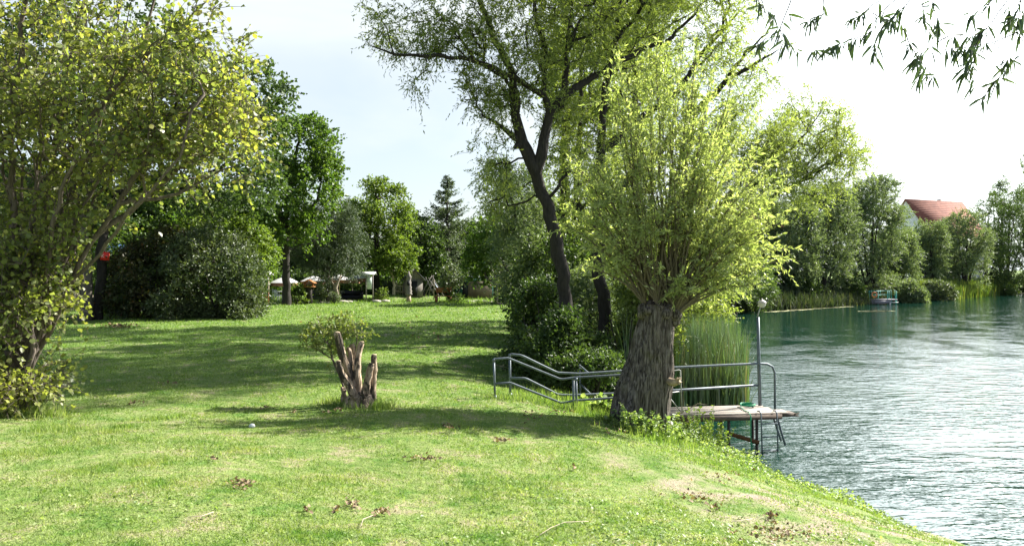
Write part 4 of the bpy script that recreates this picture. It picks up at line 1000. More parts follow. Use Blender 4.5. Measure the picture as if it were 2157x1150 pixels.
rc = D(2.42,.97,1.04); re_ = D(2.72,.97,.92)
rails(e, [('top_rail', [(1071,748,17.3),(1078,746,17.3),(1096,748,17.3),(1104,751,17.3),(1168,782,17.4),(1176,785,17.4),(1220,787,17.45),(1312,781,17.6),(1415,774,17.8),(1520,769,18.0),(1600,765.5,18.25),(1616,766.5,18.28),(1627,772,18.3),(1632,785,18.3),(1632.5,862,18.3)]),
          ('middle_rail', [(1074,796,17.3),(1105,796.5,17.3),(1112,799,17.3),(1174,830,17.4),(1182,831.5,17.4),(1208,832,17.45),(1293,828.5,17.6),(1415,822,17.8),(1597,811,18.25)])],
      [(1073.5,747,17.3,1075)], r=.027)
e = empty('railing', G(1221,18.6), 'short dark side railing slanting away behind the stair railings', 'railing', GR)
rails(e, [('top_rail', [(1221,769,18.9),(1240,786,17.8)]),('middle_rail', [(1222,808,18.9),(1243,829,17.8)])], [(1221,769,18.9,1223)], r=.021)
e = empty('gate_frame', G(1420,16.8), 'small pale steel gate frame beside the broken branch stub', 'gate')
rails(e, [('frame', [(1385,787,16.8),(1430,779,16.9),(1433,780,16.9),(1437,868,16.9)]),('lower_bar', [(1385,831,16.8),(1434,824,16.9)]),('brace', [(1402,828,16.8),(1434,866,16.9)]),('inner_post', [(1404,800,16.8),(1405,870,16.8)])], [], 'galv_light', .013)
def build_lamp():
    b = P(1601,858,18.25); e = empty('lamp_post', (b[0],b[1],DZ), 'slim grey lamp post with a round frosted globe on the dock', 'street lamp')
    MB().tube([P(1601,862,18.25),P(1598.5,765,18.25),P(1596.5,668,18.25)], [.042,.040,.036], 12).build('pole', M['galv'], e, smooth=True)
    MB().tube([P(1596.5,670,18.25),P(1596.8,662,18.25),P(1600,652,18.25),P(1602,646,18.25)], .016, 8).build('neck', M['galv_light'], e, smooth=True)
    c = P(1605,640,18.25); r = .092
    g = MB(); g.lathe((c[0],c[1],c[2]-r), [(r*math.sin(a), r-r*math.cos(a)) for a in np.linspace(.12,1.75,9)], 20); o = g.build('globe', M['globe'], e, smooth=True)
    g = MB(); g.lathe((c[0],c[1],c[2]+.008), [(r*1.12,0),(r*1.12,.018),(r*.98,.05),(r*.6,.075),(r*.2,.085),(r*.2,.11),(r*.03,.12)], 20); g.build('cap', M['lampcap'], e, smooth=True)
build_lamp()
q = [D(2.35+.17*math.cos(a)*(1+.006*(k % 9)), .78+.13*math.sin(a), .025+.0012*k) for k, a in enumerate(np.linspace(0, 5*PI, 46))]
q += [D(2.1,.6,.03), D(2.02,.3,.02), D(2.0,.0,.02), D(2.0,-.09,-.05), D(2.0,-.09,-.5), D(2.03,-.09,-1.1)]
tag(MB().tube(q, .012, 7).build('hose', M['hose'], smooth=True, loc=D(2.35,.78,0)), 'bright green hose coiled on the dock and hanging into the water', 'hose')

# dry sticks beside the dock
for k, (a, b, c, lb) in enumerate([((1425,875,16.7),(1470,850,16.6),(1490,852,16.5),'long dry stick arching over the landward end of the dock'),((1410,905,16.2),(1440,893,16.1),(1462,880,16.1),'dry stick leaning under the landward end of the dock')]):
    tag(MB().tube([P(*a),P(*b),P(*c)], [.012,.009,.004], 6).build('stick', M['deadwood'], loc=P(*a)), lb, 'stick')

# ================================================================ RED SIGN
def build_sign():
    Y = 38.6; c = P(221,539.5,Y); w = .44; h = .42
    e = empty('sign', c, 'small square red sign with white letter K fixed to the dark leaning trunk', 'sign')
    MB().box(c, (w,.03,h), 0, 0, .06).build('panel', M['sign_red'], e)
    m = MB(); f = lambda x, z: c+np.array([x, -.022, z])
    m.bar(f(-.14,-.09), f(-.13,.10), .035, .012); m.bar(f(-.12,.01), f(-.04,.10), .035, .010); m.bar(f(-.12,.01), f(-.03,-.08), .035, .008)
    m.bar(f(.02,.0), f(.16,-.01), .055, .012); m.build('lettering', M['white'], e)
build_sign()

# ================================================================ GARDEN BEYOND THE LAWN
def parasol(px, Y, toppy, halfw, label, valance=True, tilt=0):
    b = G(px, Y); e = empty('parasol', b, label, 'parasol', 'white parasols in the cafe garden')
    zt = P(px, toppy, Y)[2]; R = halfw*Y/F; hh = R*0.42
    MB().tube([b, (b[0],b[1],zt)], .03, 8).build('pole', M['palewood'], e)
    V = [(b[0],b[1],zt)]; K = 8
    for rr, zz in ((.5,.35),(1,1.0)):
        for i in range(K): a = 2*PI*i/K+.3; V.append((b[0]+R*rr*math.cos(a), b[1]+R*rr*math.sin(a), zt-hh*zz+tilt*R*rr*math.cos(a)))
    f = [(0,1+i,1+(i+1)%K) for i in range(K)]+[(1+i,1+K+i,1+K+(i+1)%K,1+(i+1)%K) for i in range(K)]
    MB().add(V, f).build('canopy', M['white_cloth'], e)
    if valance:
        V2 = [V[1+K+i] for i in range(K)]+[(V[1+K+i][0],V[1+K+i][1],V[1+K+i][2]-.3) for i in range(K)]
        V2 = [(x+(b[0]-x)*.004, y+(b[1]-y)*.004, z) for x, y, z in V2]
        MB().add(V2, [(i,(i+1)%K,K+(i+1)%K,K+i) for i in range(K)]).build('valance', M['orange_cloth'], e)
parasol(600, 69, 583, 30, 'leftmost white parasol, partly behind the straight dark trunk')
parasol(661, 69, 581, 27, 'white parasol with orange valance behind the mushroom shaped feeder')
parasol(715, 74, 579, 24, 'white parasol half hidden by the tangled pale shrub')
parasol(742, 71, 583, 16, 'small white parasol in the middle of the cafe garden')
parasol(762, 68, 576, 26, 'white parasol just left of the notice board', tilt=.05)
def gbar(mb, a, b, w): mb.bar(P(*a), P(*b), w)
def board(px, Y, w, top, bot, label, poster, roofm, postm, red=False):
    b = G(px, Y); e = empty('notice_board', b, label, 'notice board')
    hw = w*Y/F/2; z1 = P(px,top,Y)[2]; z0 = P(px,bot,Y)[2]
    for s in (-1,1): MB().tube([(b[0]+s*(hw+.06),Y+.05,b[2]-.1),(b[0]+s*(hw+.06),Y+.05,z1+.15)], .05, 8).build('post', M[postm], e)
    MB().box((b[0],Y,(z0+z1)/2), (2*hw,.05,z1-z0)).build('panel', M[poster], e)
    m = MB(); m.box((b[0]-.05,Y-.22,z1+.28), (2*hw+.7,.6,.05), 0, .35); m.box((b[0]-.05,Y+.32,z1+.28), (2*hw+.7,.6,.05), 0, -.35); m.build('roof', M[roofm], e)
    return e
board(778, 62.5, 11, 583, 609, 'roofed notice board with a blank white panel at the lawn edge', 'panel_white', 'metal_white', 'greywood')
e = board(558, 57.5, 11, 585, 602, 'small roofed board with a blue green poster beside the thicket', 'picture', 'metal_white', 'palewood')
for i, dx in enumerate((-5,-1,3,7)):
    q = G(558+dx, 57.3); MB().box((q[0],q[1],q[2]+.42), (.09,.06,.95)).build('red_slat', M['redwood'], e)
def feeder():
    b = G(651, 58.5); e = empty('bird_feeder', b, 'orange roofed bird feeder on top of a thick dark post', 'bird feeder')
    MB().tube([b-np.array([0,0,.1]), b+np.array([.02,0,.8]), b+np.array([0,0,1.25])], [.26,.21,.24], 12, rough=.06).build('post', M['bark_dark'], e, smooth=True)
    m = MB(); m.box(b+np.array([0,0,1.32]), (.85,.7,.06)); m.box(b+np.array([-.3,0,1.5]), (.1,.1,.35)); m.box(b+np.array([.3,0,1.5]), (.1,.1,.35)); m.build('tray', M['orangewood'], e)
    m = MB(); m.box(b+np.array([-.24,0,1.72]), (.56,.8,.05), 0, 0, -.5); m.box(b+np.array([.24,0,1.72]), (.56,.8,.05), 0, 0, .5); m.build('roof', M['orangewood'], e)
feeder()
def gnarled():
    b = G(709, 60); e = empty('dead_trunk', b, 'pale gnarled dead trunk standing in the rubble bed', 'tree trunk')
    MB().tube([b-np.array([0,0,.1]), b+np.array([.05,0,.6]), b+np.array([-.12,0,1.2]), b+np.array([.1,0,1.7]), b+np.array([.35,0,2.2])], [.22,.15,.17,.11,.05], 12, rough=.1).build('trunk', M['deadwood'], e, smooth=True)
    MB().tube([b+np.array([-.1,0,1.2]), b+np.array([-.4,0,1.7]), b+np.array([-.3,0,2.1])], [.1,.07,.03], 8, rough=.1).build('branch', M['deadwood'], e, smooth=True)
gnarled()
def rock(px, Y, s, label, i):
    b = G(px, Y); V, Fc = [], []
    mb = MB(); pr = [(.3,0),(.9,.15),(1,.45),(.7,.8),(.2,.95)]
    K = 9; vs = []
    for r, z in pr:
        for k in range(K):
            a = 2*PI*k/K; q = 1+.25*math.sin(a*3+i)+random.gauss(0,.07); vs.append((b[0]+s*r*q*math.cos(a)*1.3, b[1]+s*r*q*math.sin(a), b[2]-.05+s*z*.8))
    f = [(x*K+y, x*K+(y+1)%K, (x+1)*K+(y+1)%K, (x+1)*K+y) for x in range(4) for y in range(K)]+[tuple(4*K+y for y in range(K))]
    tag(mb.add(vs, f).build('rock', M['stone'], loc=b), label, 'rock', 'rocks edging the garden beds')
for i, (px, Y, s, lb) in enumerate([(676,60,.3,'rock left of the ball shaped grey shrub'),(688,59.5,.24,'small rock next to the ball shaped shrub'),(722,60.5,.32,'long pale rock right of the dead trunk'),(735,61,.25,'flat rock in front of the black sofas'),
        (745,62,.25,'rightmost rock of the rubble bed'),(793,62.3,.35,'pale rock at the foot of the big dark trunk'),(812,62.5,.3,'rock on the mound right of the notice board'),(640,58.8,.2,'tiny rock by the bird feeder post'),
        (990,62,.28,'left rock in front of the green shed'),(1003,62.5,.3,'middle rock in front of the green shed'),(1018,62,.25,'right rock before the brown shed wall'),(1035,61,.22,'last rock by the pale trunks')]): rock(px, Y, s, lb, i)
def sofa(px, Y, w, label):
    b = G(px, Y); e = empty('sofa', b, label, 'sofa', 'black garden sofas')
    MB().box(b+np.array([0,0,.22]), (w,.8,.40)).build('seat', M['black'], e); MB().box(b+np.array([0,.33,.62]), (w-.02,.14,.42)).build('backrest', M['black'], e)
    for s in (-1,1): MB().box(b+np.array([s*(w/2-.08),-.07,.53]), (.14,.62,.2)).build('armrest', M['black'], e)
sofa(672, 66, 2.0, 'black sofa below the parasol behind the bird feeder'); sofa(742, 67, 1.8, 'black sofa left of the notice board'); sofa(690, 69, 1.6, 'black sofa behind the tangled pale shrub')
def chair(px, Y, rz, label, mat='metal_white'):
    b = G(px, Y); e = empty('garden_chair', b, label, 'chair', 'white garden chairs left of the dark trunk')
    R = rot(0,0,rz); T = lambda x,y,z: b+R@np.array([x,y,z])
    m = MB(); m.box(T(0,0,.45), (.42,.42,.04), rz); m.build('seat', M[mat], e)
    m = MB(); 
    for x in (-.18,-.06,.06,.18): m.bar(T(x,.19,.5), T(x,.24,.9), .03)
    m.bar(T(-.2,.24,.9), T(.2,.24,.9), .04); m.build('backrest', M[mat], e)
    for x in (-.19,.19):
        for y in (-.19,.19): MB().bar(T(x,y,.45), T(x*1.1,y*1.1,0), .03).build('leg', M[mat], e)
chair(579, 66, .3, 'white garden chair closest to the blue green poster'); chair(592, 66.5, -.8, 'white garden chair beside the straight dark trunk'); chair(586, 65, 2.5, 'white garden chair seen from behind in front of the others')
def gtable(px, Y, label, mat='greywood'):
    b = G(px, Y); e = empty('garden_table', b, label, 'table')
    MB().lathe(b+np.array([0,0,.7]), [(.5,0),(.5,.04)], 16).build('tabletop', M[mat], e); MB().tube([b, b+np.array([0,0,.7])], .04, 8).build('leg', M[mat], e)
gtable(588, 67, 'round garden table among the white chairs', 'metal_white'); gtable(718, 68, 'round garden table between the black sofas')
def fence(a, b, h, label, mat='palewood', gap=.16, pw=.07):
    a = np.array(a); b = np.array(b); e = empty('picket_fence', (a[0],a[1],gz(*a[:2])), label, 'fence', 'picket fences')
    L = np.linalg.norm((b-a)[:2]); n = int(L/gap); m = MB()
    for i in range(n+1):
        q = a+(b-a)*i/n; z = gz(q[0],q[1]); t = random.gauss(0,.03); m.bar((q[0],q[1],z), (q[0]+t,q[1],z+h*random.uniform(.9,1.05)), pw, .03)
    m.build('pickets', M[mat], e)
    for zz in (.3,.75):
        za, zb = gz(a[0],a[1]), gz(b[0],b[1]); MB().bar((a[0],a[1]+.03,za+h*zz), (b[0],b[1]+.03,zb+h*zz), .03, .07).build('rail', M[mat], e)
fence(G(208,47)[:3], G(240,46)[:3], 1.1, 'leaning picket fence seen between the sign trunk and the thicket', 'palewood')
fence(G(100,48)[:3], G(204,47)[:3], 1.1, 'picket fence glimpsed behind the hazel stems')
fence(G(832,66)[:3], G(852,66.5)[:3], 1.1, 'short sunlit picket fence left of the wooden hut', 'palewood')
def hut():
    b = G(870, 67); e = empty('wooden_hut', b, 'small dark wooden hut with a slate gable roof', 'hut')
    w, d, h = 1.5, 1.5, 1.6
    MB().box(b+np.array([0,0,h/2]), (w,d,h), .25).build('wall', M['greywood'], e)
    R = rot(0,0,.25); m = MB()
    for s in (-1,1):
        V = [b+R@np.array(q) for q in [(0,-d/2-.25,h+.85),(0,d/2+.25,h+.85),(s*(w/2+.25),d/2+.25,h-.12),(s*(w/2+.25),-d/2-.25,h-.12)]]
        V += [v+np.array([0,0,-.06]) for v in V]; m.add(V, [(0,1,2,3),(7,6,5,4),(0,3,7,4),(1,5,6,2),(2,6,7,3),(0,4,5,1)])
    m.build('roof', M['roof_dark'], e)
    m = MB(); 
    for s in (-1,1):
        V = [b+R@np.array(q) for q in [(-w/2,s*d/2,h),(w/2,s*d/2,h),(0,s*d/2,h+.82)]]; m.add(V, [(0,1,2)])
    m.build('gable', M['greywood'], e)
    q = b+R@np.array([.0,-d/2-.02,.75]); MB().box(q, (.55,.04,1.3), .25).build('door', M['black'], e)
hut()
def totem():
    b = G(861, 62.5); e = empty('wood_carving', b, 'grey carved wooden figure post standing before the hut', 'sculpture')
    MB().tube([b-np.array([0,0,.1]),b+np.array([0,0,.5])], [.22,.17], 10).build('base', M['cutwood'], e)
    m = MB(); m.lathe(b+np.array([0,0,.5]), [(.14,0),(.26,.10),(.30,.18),(.22,.26),(.28,.42),(.20,.55),(.25,.72),(.18,.85),(.21,1.15),(.17,1.2),(.2,1.45),(.23,1.55),(.13,1.75),(.02,2.05)], 11)
    m.build('figure', M['greywood'], e)
    MB().lathe(b+np.array([0,-.16,1.35]), [(.12,0),(.14,.12),(.12,.3),(.05,.36)], 10).build('hollow', M['black'], e)
totem()
def aframe():
    b = G(906, 66); e = empty('pole_tripod', b, 'A shaped frame lashed from bare poles beside the hammock', 'wooden frame')
    m = MB()
    for (x0,y0,x1) in [(-.9,-.4,.15),(.9,-.4,-.15),(-.6,.8,.25),(1.2,.6,.1),(-.2,.3,.3),(.5,-.5,-.4)]: m.tube([b+np.array([x0,y0,0]), b+np.array([x1,.1,1.9+random.uniform(-.2,.1)])], [.04,.025], 6)
    m.build('poles', M['greywood'], e)
    MB().tube([b+np.array([-.6,-.2,.7]), b+np.array([.75,-.2,.75])], .03, 6).build('crossbar', M['greywood'], e)
aframe()
def hammock():
    a = P(914,592,65); c = P(946,600,65); e = empty('hammock', G(930,65), 'grey blue hammock slung between a pole and the small tree', 'hammock')
    V = []; n = 13
    for i in range(n):
        t = i/(n-1); p = a*(1-t)+c*t; s = math.sin(PI*t); z = p[2]-.75*s
        for v in (-1,-.4,.4,1): V.append((p[0], p[1]+v*.42*s, z+abs(v)*.10*s))
    f = [(i*4+j,i*4+j+1,i*4+4+j+1,i*4+4+j) for i in range(n-1) for j in range(3)]
    MB().add(V, f).build('cloth', M['hammock'], e, smooth=True)
    MB().tube([G(914,65), a+np.array([0,0,.1])], .05, 6).build('pole', M['deadwood'], e)
hammock()
def bench():
    b = G(934, 61.5); e = empty('park_bench', b, 'wooden bench with an orange backrest and dark red seat box', 'bench')
    MB().box(b+np.array([0,.25,.98]), (1.25,.06,.42), 0, -.1).build('backrest', M['orangewood'], e)
    m = MB(); 
    for k in range(3): m.box(b+np.array([0,-.3+.19*k,.50]), (1.35,.16,.05))
    m.build('seat', M['brownwood'], e)
    for s in (-1,1):
        MB().box(b+np.array([s*.58,-.1,.24]), (.14,.5,.47)).build('leg', M['brownwood'], e); MB().box(b+np.array([s*.5,.24,.55]), (.07,.07,1.0)).build('back_post', M['brownwood'], e)
bench()
def shed():
    b = G(1000, 72); e = empty('garden_shed', b, 'low green shed with brown boarded wall half hidden by trees', 'shed')
    MB().box(b+np.array([0,0,.95]), (3.4,2.4,1.9)).build('wall', M['shed_green'], e)
    MB().box(b+np.array([.55,-1.23,.85]), (2.2,.05,1.55)).build('boarded_panel', M['shed_brown'], e)
    MB().box(b+np.array([0,-.05,2.02]), (3.8,2.8,.08), 0, .05).build('roof', M['roof_dark'], e)
    MB().box(b+np.array([-.8,-1.22,.8]), (.55,.04,1.5)).build('door', M['black'], e)
shed()
for i, (a, c, lb) in enumerate([((1042,622,60),(1078,634,60),'fallen pale log between the thin trunks'),((1072,618,61),(1090,625,61),'short pale log right of the thin trunks'),((1085,760,19),(1100,752,19),'dead stick at the foot of the dark bush')][:2]):
    q1 = G(a[0],a[2]); q2 = G(c[0],c[2]+.8); tag(MB().tube([q1+np.array([0,0,.25]), (q1+q2)/2+np.array([0,0,.28]), q2+np.array([0,0,.15])], [.1,.09,.06], 8, rough=.06).build('log', M['deadwood'], loc=q1), lb, 'log')
# blue tarp glimpse behind thicket
q = P(255, 523, 50); e = empty('canopy_roof', (q[0],q[1],gz(q[0],q[1])), 'pale blue canopy roof glimpsed above the thicket beside the red sign', 'canopy')
MB().box(q, (2.6,2.0,.08), 0, .25).build('roof', M['blue'], e)
for s in (-1,1):
    for yy in (-.8,.8): MB().tube([(q[0]+s*1.2,q[1]+yy,gz(q[0],q[1])),(q[0]+s*1.2,q[1]+yy,q[2]-.02+(yy*.25))], .04, 6).build('post', M['greywood'], e)

# ================================================================ FAR BANK
GF = 'willows on the far bank'
def far_tree(label, px, Y, rx, top, bot, lm, n=620, leaf=(0.30,0.10), name='willow_tree', bark='bark_dark', group=GF, gap=.2, up=.35, grav=.15, rd=None, nst=4, sh=.4, **kw):
    b = G(px, Y); pyb = CY+(CAMZ-b[2])*F/Y
    h = pyb-top; rd = rd or rx*Y/F*.9
    limbs = [[(px,pyb,Y,.28),(px+rx*.05,pyb-h*.35,Y,.2),(px+rx*.1,pyb-h*.7,Y,.08)]]
    for k in range(nst): s = -1+2*k/(nst-1); limbs.append([(px,pyb,Y,.2),(px+rx*.35*s,pyb-h*.35,Y,.12),(px+rx*.75*s,pyb-h*.72,Y,.05)])
    envs = [(px,top+h*.42,Y,rx*.95,h*.42,rd,1.0),(px-rx*.45,top+h*.30,Y,rx*.42,h*.26,rd*.6,1.1),(px+rx*.4,top+h*.26,Y,rx*.45,h*.27,rd*.6,1.1),(px,pyb-h*.25,Y,rx*.9,h*.22,rd*.9,.7)]
    return tree(name, label, 'tree', group, limbs, envs, n, leaf, bark, lm, m=4, tl=1.3, k=13, gap=gap, gscale=.35, shell=sh, minr=.04, rt=.016, grav=grav, up=up, spread=.55, **kw)
far_tree('broad bushy willow nearest the lamp globe on the far bank', 1655, 91, 80, 425, 640, 'leaf_willow_grey', 800)
far_tree('dark willow leaning right in the middle of the far bank', 1735, 95, 72, 392, 640, 'leaf_willow_grey', 800)
far_tree('tallest far bank willow directly behind the green pontoon', 1832, 103, 78, 372, 632, 'leaf_willow_grey', 950)
far_tree('pale grey willow right of the green pontoon', 1890, 110, 44, 490, 622, 'leaf_willow_grey', 560)
far_tree('slender green willow left of the white house gable', 1958, 122, 36, 462, 618, 'leaf_willow_grey', 420)
far_tree('rounded willow in front of the red tiled roof', 2032, 128, 56, 446, 612, 'leaf_willow_grey', 650)
far_tree('dark tall willow at the right end of the far bank', 2120, 146, 62, 400, 600, 'leaf_dark', 800, rd=9, name='alder_tree')
far_tree('dark alder cut by the right edge of the photo', 2185, 150, 50, 395, 605, 'leaf_dark', 420, rd=9, name='alder_tree')
far_tree('narrow pale poplar sticking up beyond the far bank', 2108, 165, 22, 372, 590, 'leaf_willow_grey', 220, name='poplar_tree')
far_tree('tall poplar at the right edge rising highest over the lake', 2165, 170, 24, 310, 590, 'leaf_willow_grey', 220, name='poplar_tree')
far_tree('dark alder behind the far bank willows', 1780, 112, 60, 440, 615, 'leaf_dark', 380, name='alder_tree')
far_tree('dark alder left of the far bank willows', 1600, 96, 50, 470, 630, 'leaf_dark', 480, name='alder_tree')
far_tree('dull green alder filling the gap below the white house', 1990, 133, 60, 500, 600, 'leaf_dark', 420, name='alder_tree')
far_tree('dull green alder behind the pale grey willow', 1885, 125, 60, 490, 605, 'leaf_maple', 420, name='alder_tree')
far_tree('low dark alder between the rounded willow and the bay', 2075, 140, 45, 480, 600, 'leaf_dark', 360, name='alder_tree')
GSB = 'bushes at the foot of the far bank willows'
def far_bush(label, px, Y, rx, top, lm, n=200, leaf=(.3,.16)):
    shrub(label, px, Y, rx, top, rx*Y/F*.7, n, leaf, lm, m=4, k=7, tl=.8, group=GSB)
far_bush('dark bush at the left end of the far reed fringe', 1590, 84, 40, 585, 'leaf_dark')
far_bush('dark bush left of the green pontoon under the willows', 1680, 90, 45, 575, 'leaf_dark', 260)
far_bush('low dark bush just left of the green pontoon', 1770, 97, 45, 580, 'leaf_dark', 260)
far_bush('bush right of the green pontoon', 1915, 104, 35, 590, 'leaf_willow_grey')
far_bush('pale dry bush below the slender willow', 1975, 112, 35, 592, 'leaf_shrub')
far_bush('dark rounded bush at the sandy bay', 2110, 138, 38, 572, 'leaf_dark', 260)
far_bush('dark bush by the right edge behind the picnic table', 2160, 146, 35, 575, 'leaf_dark', 220)

def house(px, Y, L, W, hw, hr, rz, label, wins):
    b = G(px, Y); b[2] = 2.2; e = empty('house', b, label, 'house', 'red roofed houses across the lake')
    R = rot(0,0,rz); T = lambda x,y,z: b+R@np.array([x,y,z])
    V = [T(x,y,z) for z in (0,hw) for x,y in ((-L/2,-W/2),(L/2,-W/2),(L/2,W/2),(-L/2,W/2))]+[T(-L/2,0,hr-.15),T(L/2,0,hr-.15)]
    MB().add(V, [(0,1,5,4),(2,3,7,6),(3,0,4,8,7),(1,2,6,9,5)]).build('wall', M['plaster'], e)
    m = MB(); o = .35; dr = (hr-hw)/(W/2)
    for s in (-1,1):
        q = [T(-L/2-o,0,hr),T(L/2+o,0,hr),T(L/2+o,s*(W/2+.5),hw-dr*.5),T(-L/2-o,s*(W/2+.5),hw-dr*.5)]
        q += [v+np.array([0,0,-.18]) for v in q]; m.add(q, [(0,1,2,3),(7,6,5,4),(0,3,7,4),(1,5,6,2),(2,6,7,3)])
    m.build('roof', M['tiles'], e)
    c = T(L*.18,.9,hr-.2); MB().box(c, (.6,.6,1.1), rz).build('chimney', M['stone'], e)
    for face, x, z in wins:
        if face == 'g': c = T(-L/2-.03,x,z); s = (.08,.95,1.3)
        else: c = T(x,-W/2-.03,z); s = (1.0,.08,1.3)
        wn = MB().box(c, s, rz).build('window', M['glass'], e)
house(1968, 140, 14.5, 9, 9.0, 15.0, .42, 'white house with a red tiled roof behind the rounded willow', [('g',0,7.6),('g',-2.2,4.6),('g',2.2,4.6),('f',-3,6.2),('f',0,6.2),('f',3,6.2),('f',-3,3.2),('f',3,3.2)])
house(1568, 128, 9, 8, 9.6, 13.7, .15, 'white house with a red tiled roof seen through the willow limbs', [('f',-2.5,6),('f',.5,6),('f',3,6),('g',0,7)])

def pontoon():
    Y = 98.5; c = P(1852,0,Y); x0, x1 = P(1822,0,Y)[0], P(1882,0,Y)[0]; e = empty('pontoon', (c[0],Y,.1), 'small far bank bathing pontoon with green rails', 'pontoon')
    mid = (x0+x1)/2; W = x1-x0
    MB().box((mid,Y,.62), (W,2.2,.12)).build('deck', M['pontoon_grey'], e)
    MB().box((mid-.3,Y-1.0,.30), (W*.75,.08,.45)).build('skirt', M['pontoon_grey'], e)
    for x in (x0+.1,mid-.6,mid+.6,x1-.1):
        for yy in (-.95,.95): MB().tube([(x,Y+yy,-.8),(x,Y+yy,1.75)], .05, 6).build('post', M['pontoon_green'], e)
    for yy, xx in ((.95,x1),(-.95,mid-.2)):
        for z in (1.2,1.7): MB().tube([(x0,Y+yy,z),(xx,Y+yy,z)], .035, 6).build('rail', M['pontoon_green'], e)
    for s in (0,.5): MB().tube([(x1-.2-s,Y-1.05,-.3),(x1-.35-s,Y-1.0,1.9)], .04, 6).build('ladder_rail', M['pontoon_green'], e)
    MB().box((x1-.55,Y-1.1,.28), (1.1,.3,.08)).build('step', M['white'], e); MB().box((x1-1.0,Y-1.1,.05), (.12,.3,.5)).build('step_support', M['white'], e)
    # lifebuoy: hangs on the rail
    q = np.array([P(1834,0,Y)[0],Y-1.02,1.25]); pts = [q+np.array([.32*math.cos(a),0,.32*math.sin(a)]) for a in np.linspace(0,2*PI,21)]
    tag(MB().tube(pts, .075, 8, cap=False).build('lifebuoy', M['buoy'], loc=q, smooth=True), 'orange lifebuoy hanging on the far pontoon rail', 'lifebuoy')
pontoon()
def picnic(px, Y, label):
    b = G(px, Y); e = empty('picnic_table', b, label, 'table', 'picnic tables on the far bank')
    MB().box(b+np.array([0,0,.75]), (1.9,.75,.06)).build('tabletop', M['palewood'], e)
    for s in (-1,1): MB().box(b+np.array([0,s*.7,.45]), (1.9,.28,.05)).build('seat', M['palewood'], e)
    for s in (-1,1): m = MB(); m.bar(b+np.array([s*.7,-.75,0]), b+np.array([s*.7,-.2,.74]), .08); m.bar(b+np.array([s*.7,.75,0]), b+np.array([s*.7,.2,.74]), .08); m.build('leg', M['palewood'], e)
picnic(2143, 143, 'picnic table in the dark bay at the right edge'); picnic(1928, 118, 'picnic table between the far bank willows')
m = MB(); V = []
for t, (x, y) in enumerate([(84,134.2),(90,140),(97,146.6),(104,152)]):
    V += [(x,y,.03),(x-2.2,y+2.4,.55+gz(x-2.2,y+2.4)*.4)]
q = [solve(px, py) for px, py in ((2090,603),(2157,603))]
xs = np.linspace(85,112,28); 
V = []
for x in xs:
    y = np.interp(x, [83,100,140], [134,150,175]); 
    for o in (-.5,.6,1.6,2.6): V.append((x-o*.68, y+o*.73, max(gz(x-o*.68, y+o*.73), -.1)+.06))
f = [(i*4+j,i*4+j+1,i*4+4+j+1,i*4+4+j) for i in range(27) for j in range(3)]
tag(MB().add(V, f).build('sandy_beach', M['sand']), 'pale sandy strip at the far bay', kind='structure')
# floating algae line
mb = MB()
for a, b_, w_ in [((1620,657.5),(1700,651.5),.35),((1705,650.5),(1790,646),.3),((1830,656),(1858,655),.5)]:
    for t in np.linspace(0,1,24):
        px, py = a[0]*(1-t)+b_[0]*t, a[1]*(1-t)+b_[1]*t; Y = 4*F/(py-CY); x = (px-CX)/F*Y
        s = w_*random.uniform(.3,1.6); k = 7
        mb.add([(x+s*2*math.cos(q*2*PI/k)*random.uniform(.6,1.2), Y+s*math.sin(q*2*PI/k)*random.uniform(.6,1.2), .015) for q in range(k)], [tuple(range(k))])
tag(mb.build('floating_weed', plain('floating_weed', (.42,.42,.22,1), .8)), 'pale floating weed on the water along the far reeds', kind='stuff')

# ================================================================ BACKING WOODS
GK = 'background trees beyond the garden'
protos = []
for lb, lm in (('leaf_dark','leaf_dark'),('leaf_maple','leaf_maple'),('leaf_yellow','leaf_yellow')):
    protos.append(lm)
back = [(20,70,75,360,'leaf_dark'),(110,75,70,380,'leaf_maple'),(215,66,70,400,'leaf_dark'),(330,72,75,380,'leaf_maple'),(440,80,70,410,'leaf_dark'),(530,82,60,440,'leaf_dark'),(600,92,60,470,'leaf_maple'),
        (680,95,60,490,'leaf_dark'),(745,92,55,450,'leaf_dark'),(850,98,60,480,'leaf_maple'),(905,95,45,490,'leaf_dark'),(985,95,55,470,'leaf_dark'),(1035,100,50,480,'leaf_maple'),(1100,90,60,430,'leaf_dark'),(1190,85,70,430,'leaf_dark'),(1290,90,70,440,'leaf_maple'),(1380,100,70,450,'leaf_dark'),(1480,105,60,470,'leaf_dark')]
desc = ['far left edge behind the hazel','behind the hazel, second from the left edge','behind the pale barked tree','above the dark thicket','behind the yellow green shrub','left of the straight dark trunk','right behind the straight dark trunk','behind the pine','between pine and locust','right of the notice board','behind the wooden hut','behind the larch','above the green shed','behind the loose grey willow','behind the leaning willow','behind the second tall willow','behind the cut willow','nearest the water behind the cut willow shoots']
PR = {}
for (px, Y, rx, top, lm), ds in zip(back, desc):
    b = G(px, Y); b[2] -= .1
    pyb = CY+(CAMZ-b[2])*F/Y; h = (pyb-top)*Y/F; r = rx*Y/F
    if lm not in PR:
        o = far_tree('x', px, Y, rx, top, 0, lm, 420, (.36,.24), 'background_tree', group=GK, gap=.12, up=.15, nst=3, sh=.5)
        PR[lm] = (o, h, r)
    else:
        s, h0, r0 = PR[lm]; o = copy_tree(s); o.location = tuple(b); o.scale = (r/r0, r/r0, h/h0); o.rotation_euler = (0,0,random.uniform(0,6.28))
    o['label'] = 'background tree '+ds; o['category'] = 'tree'; o['group'] = GK
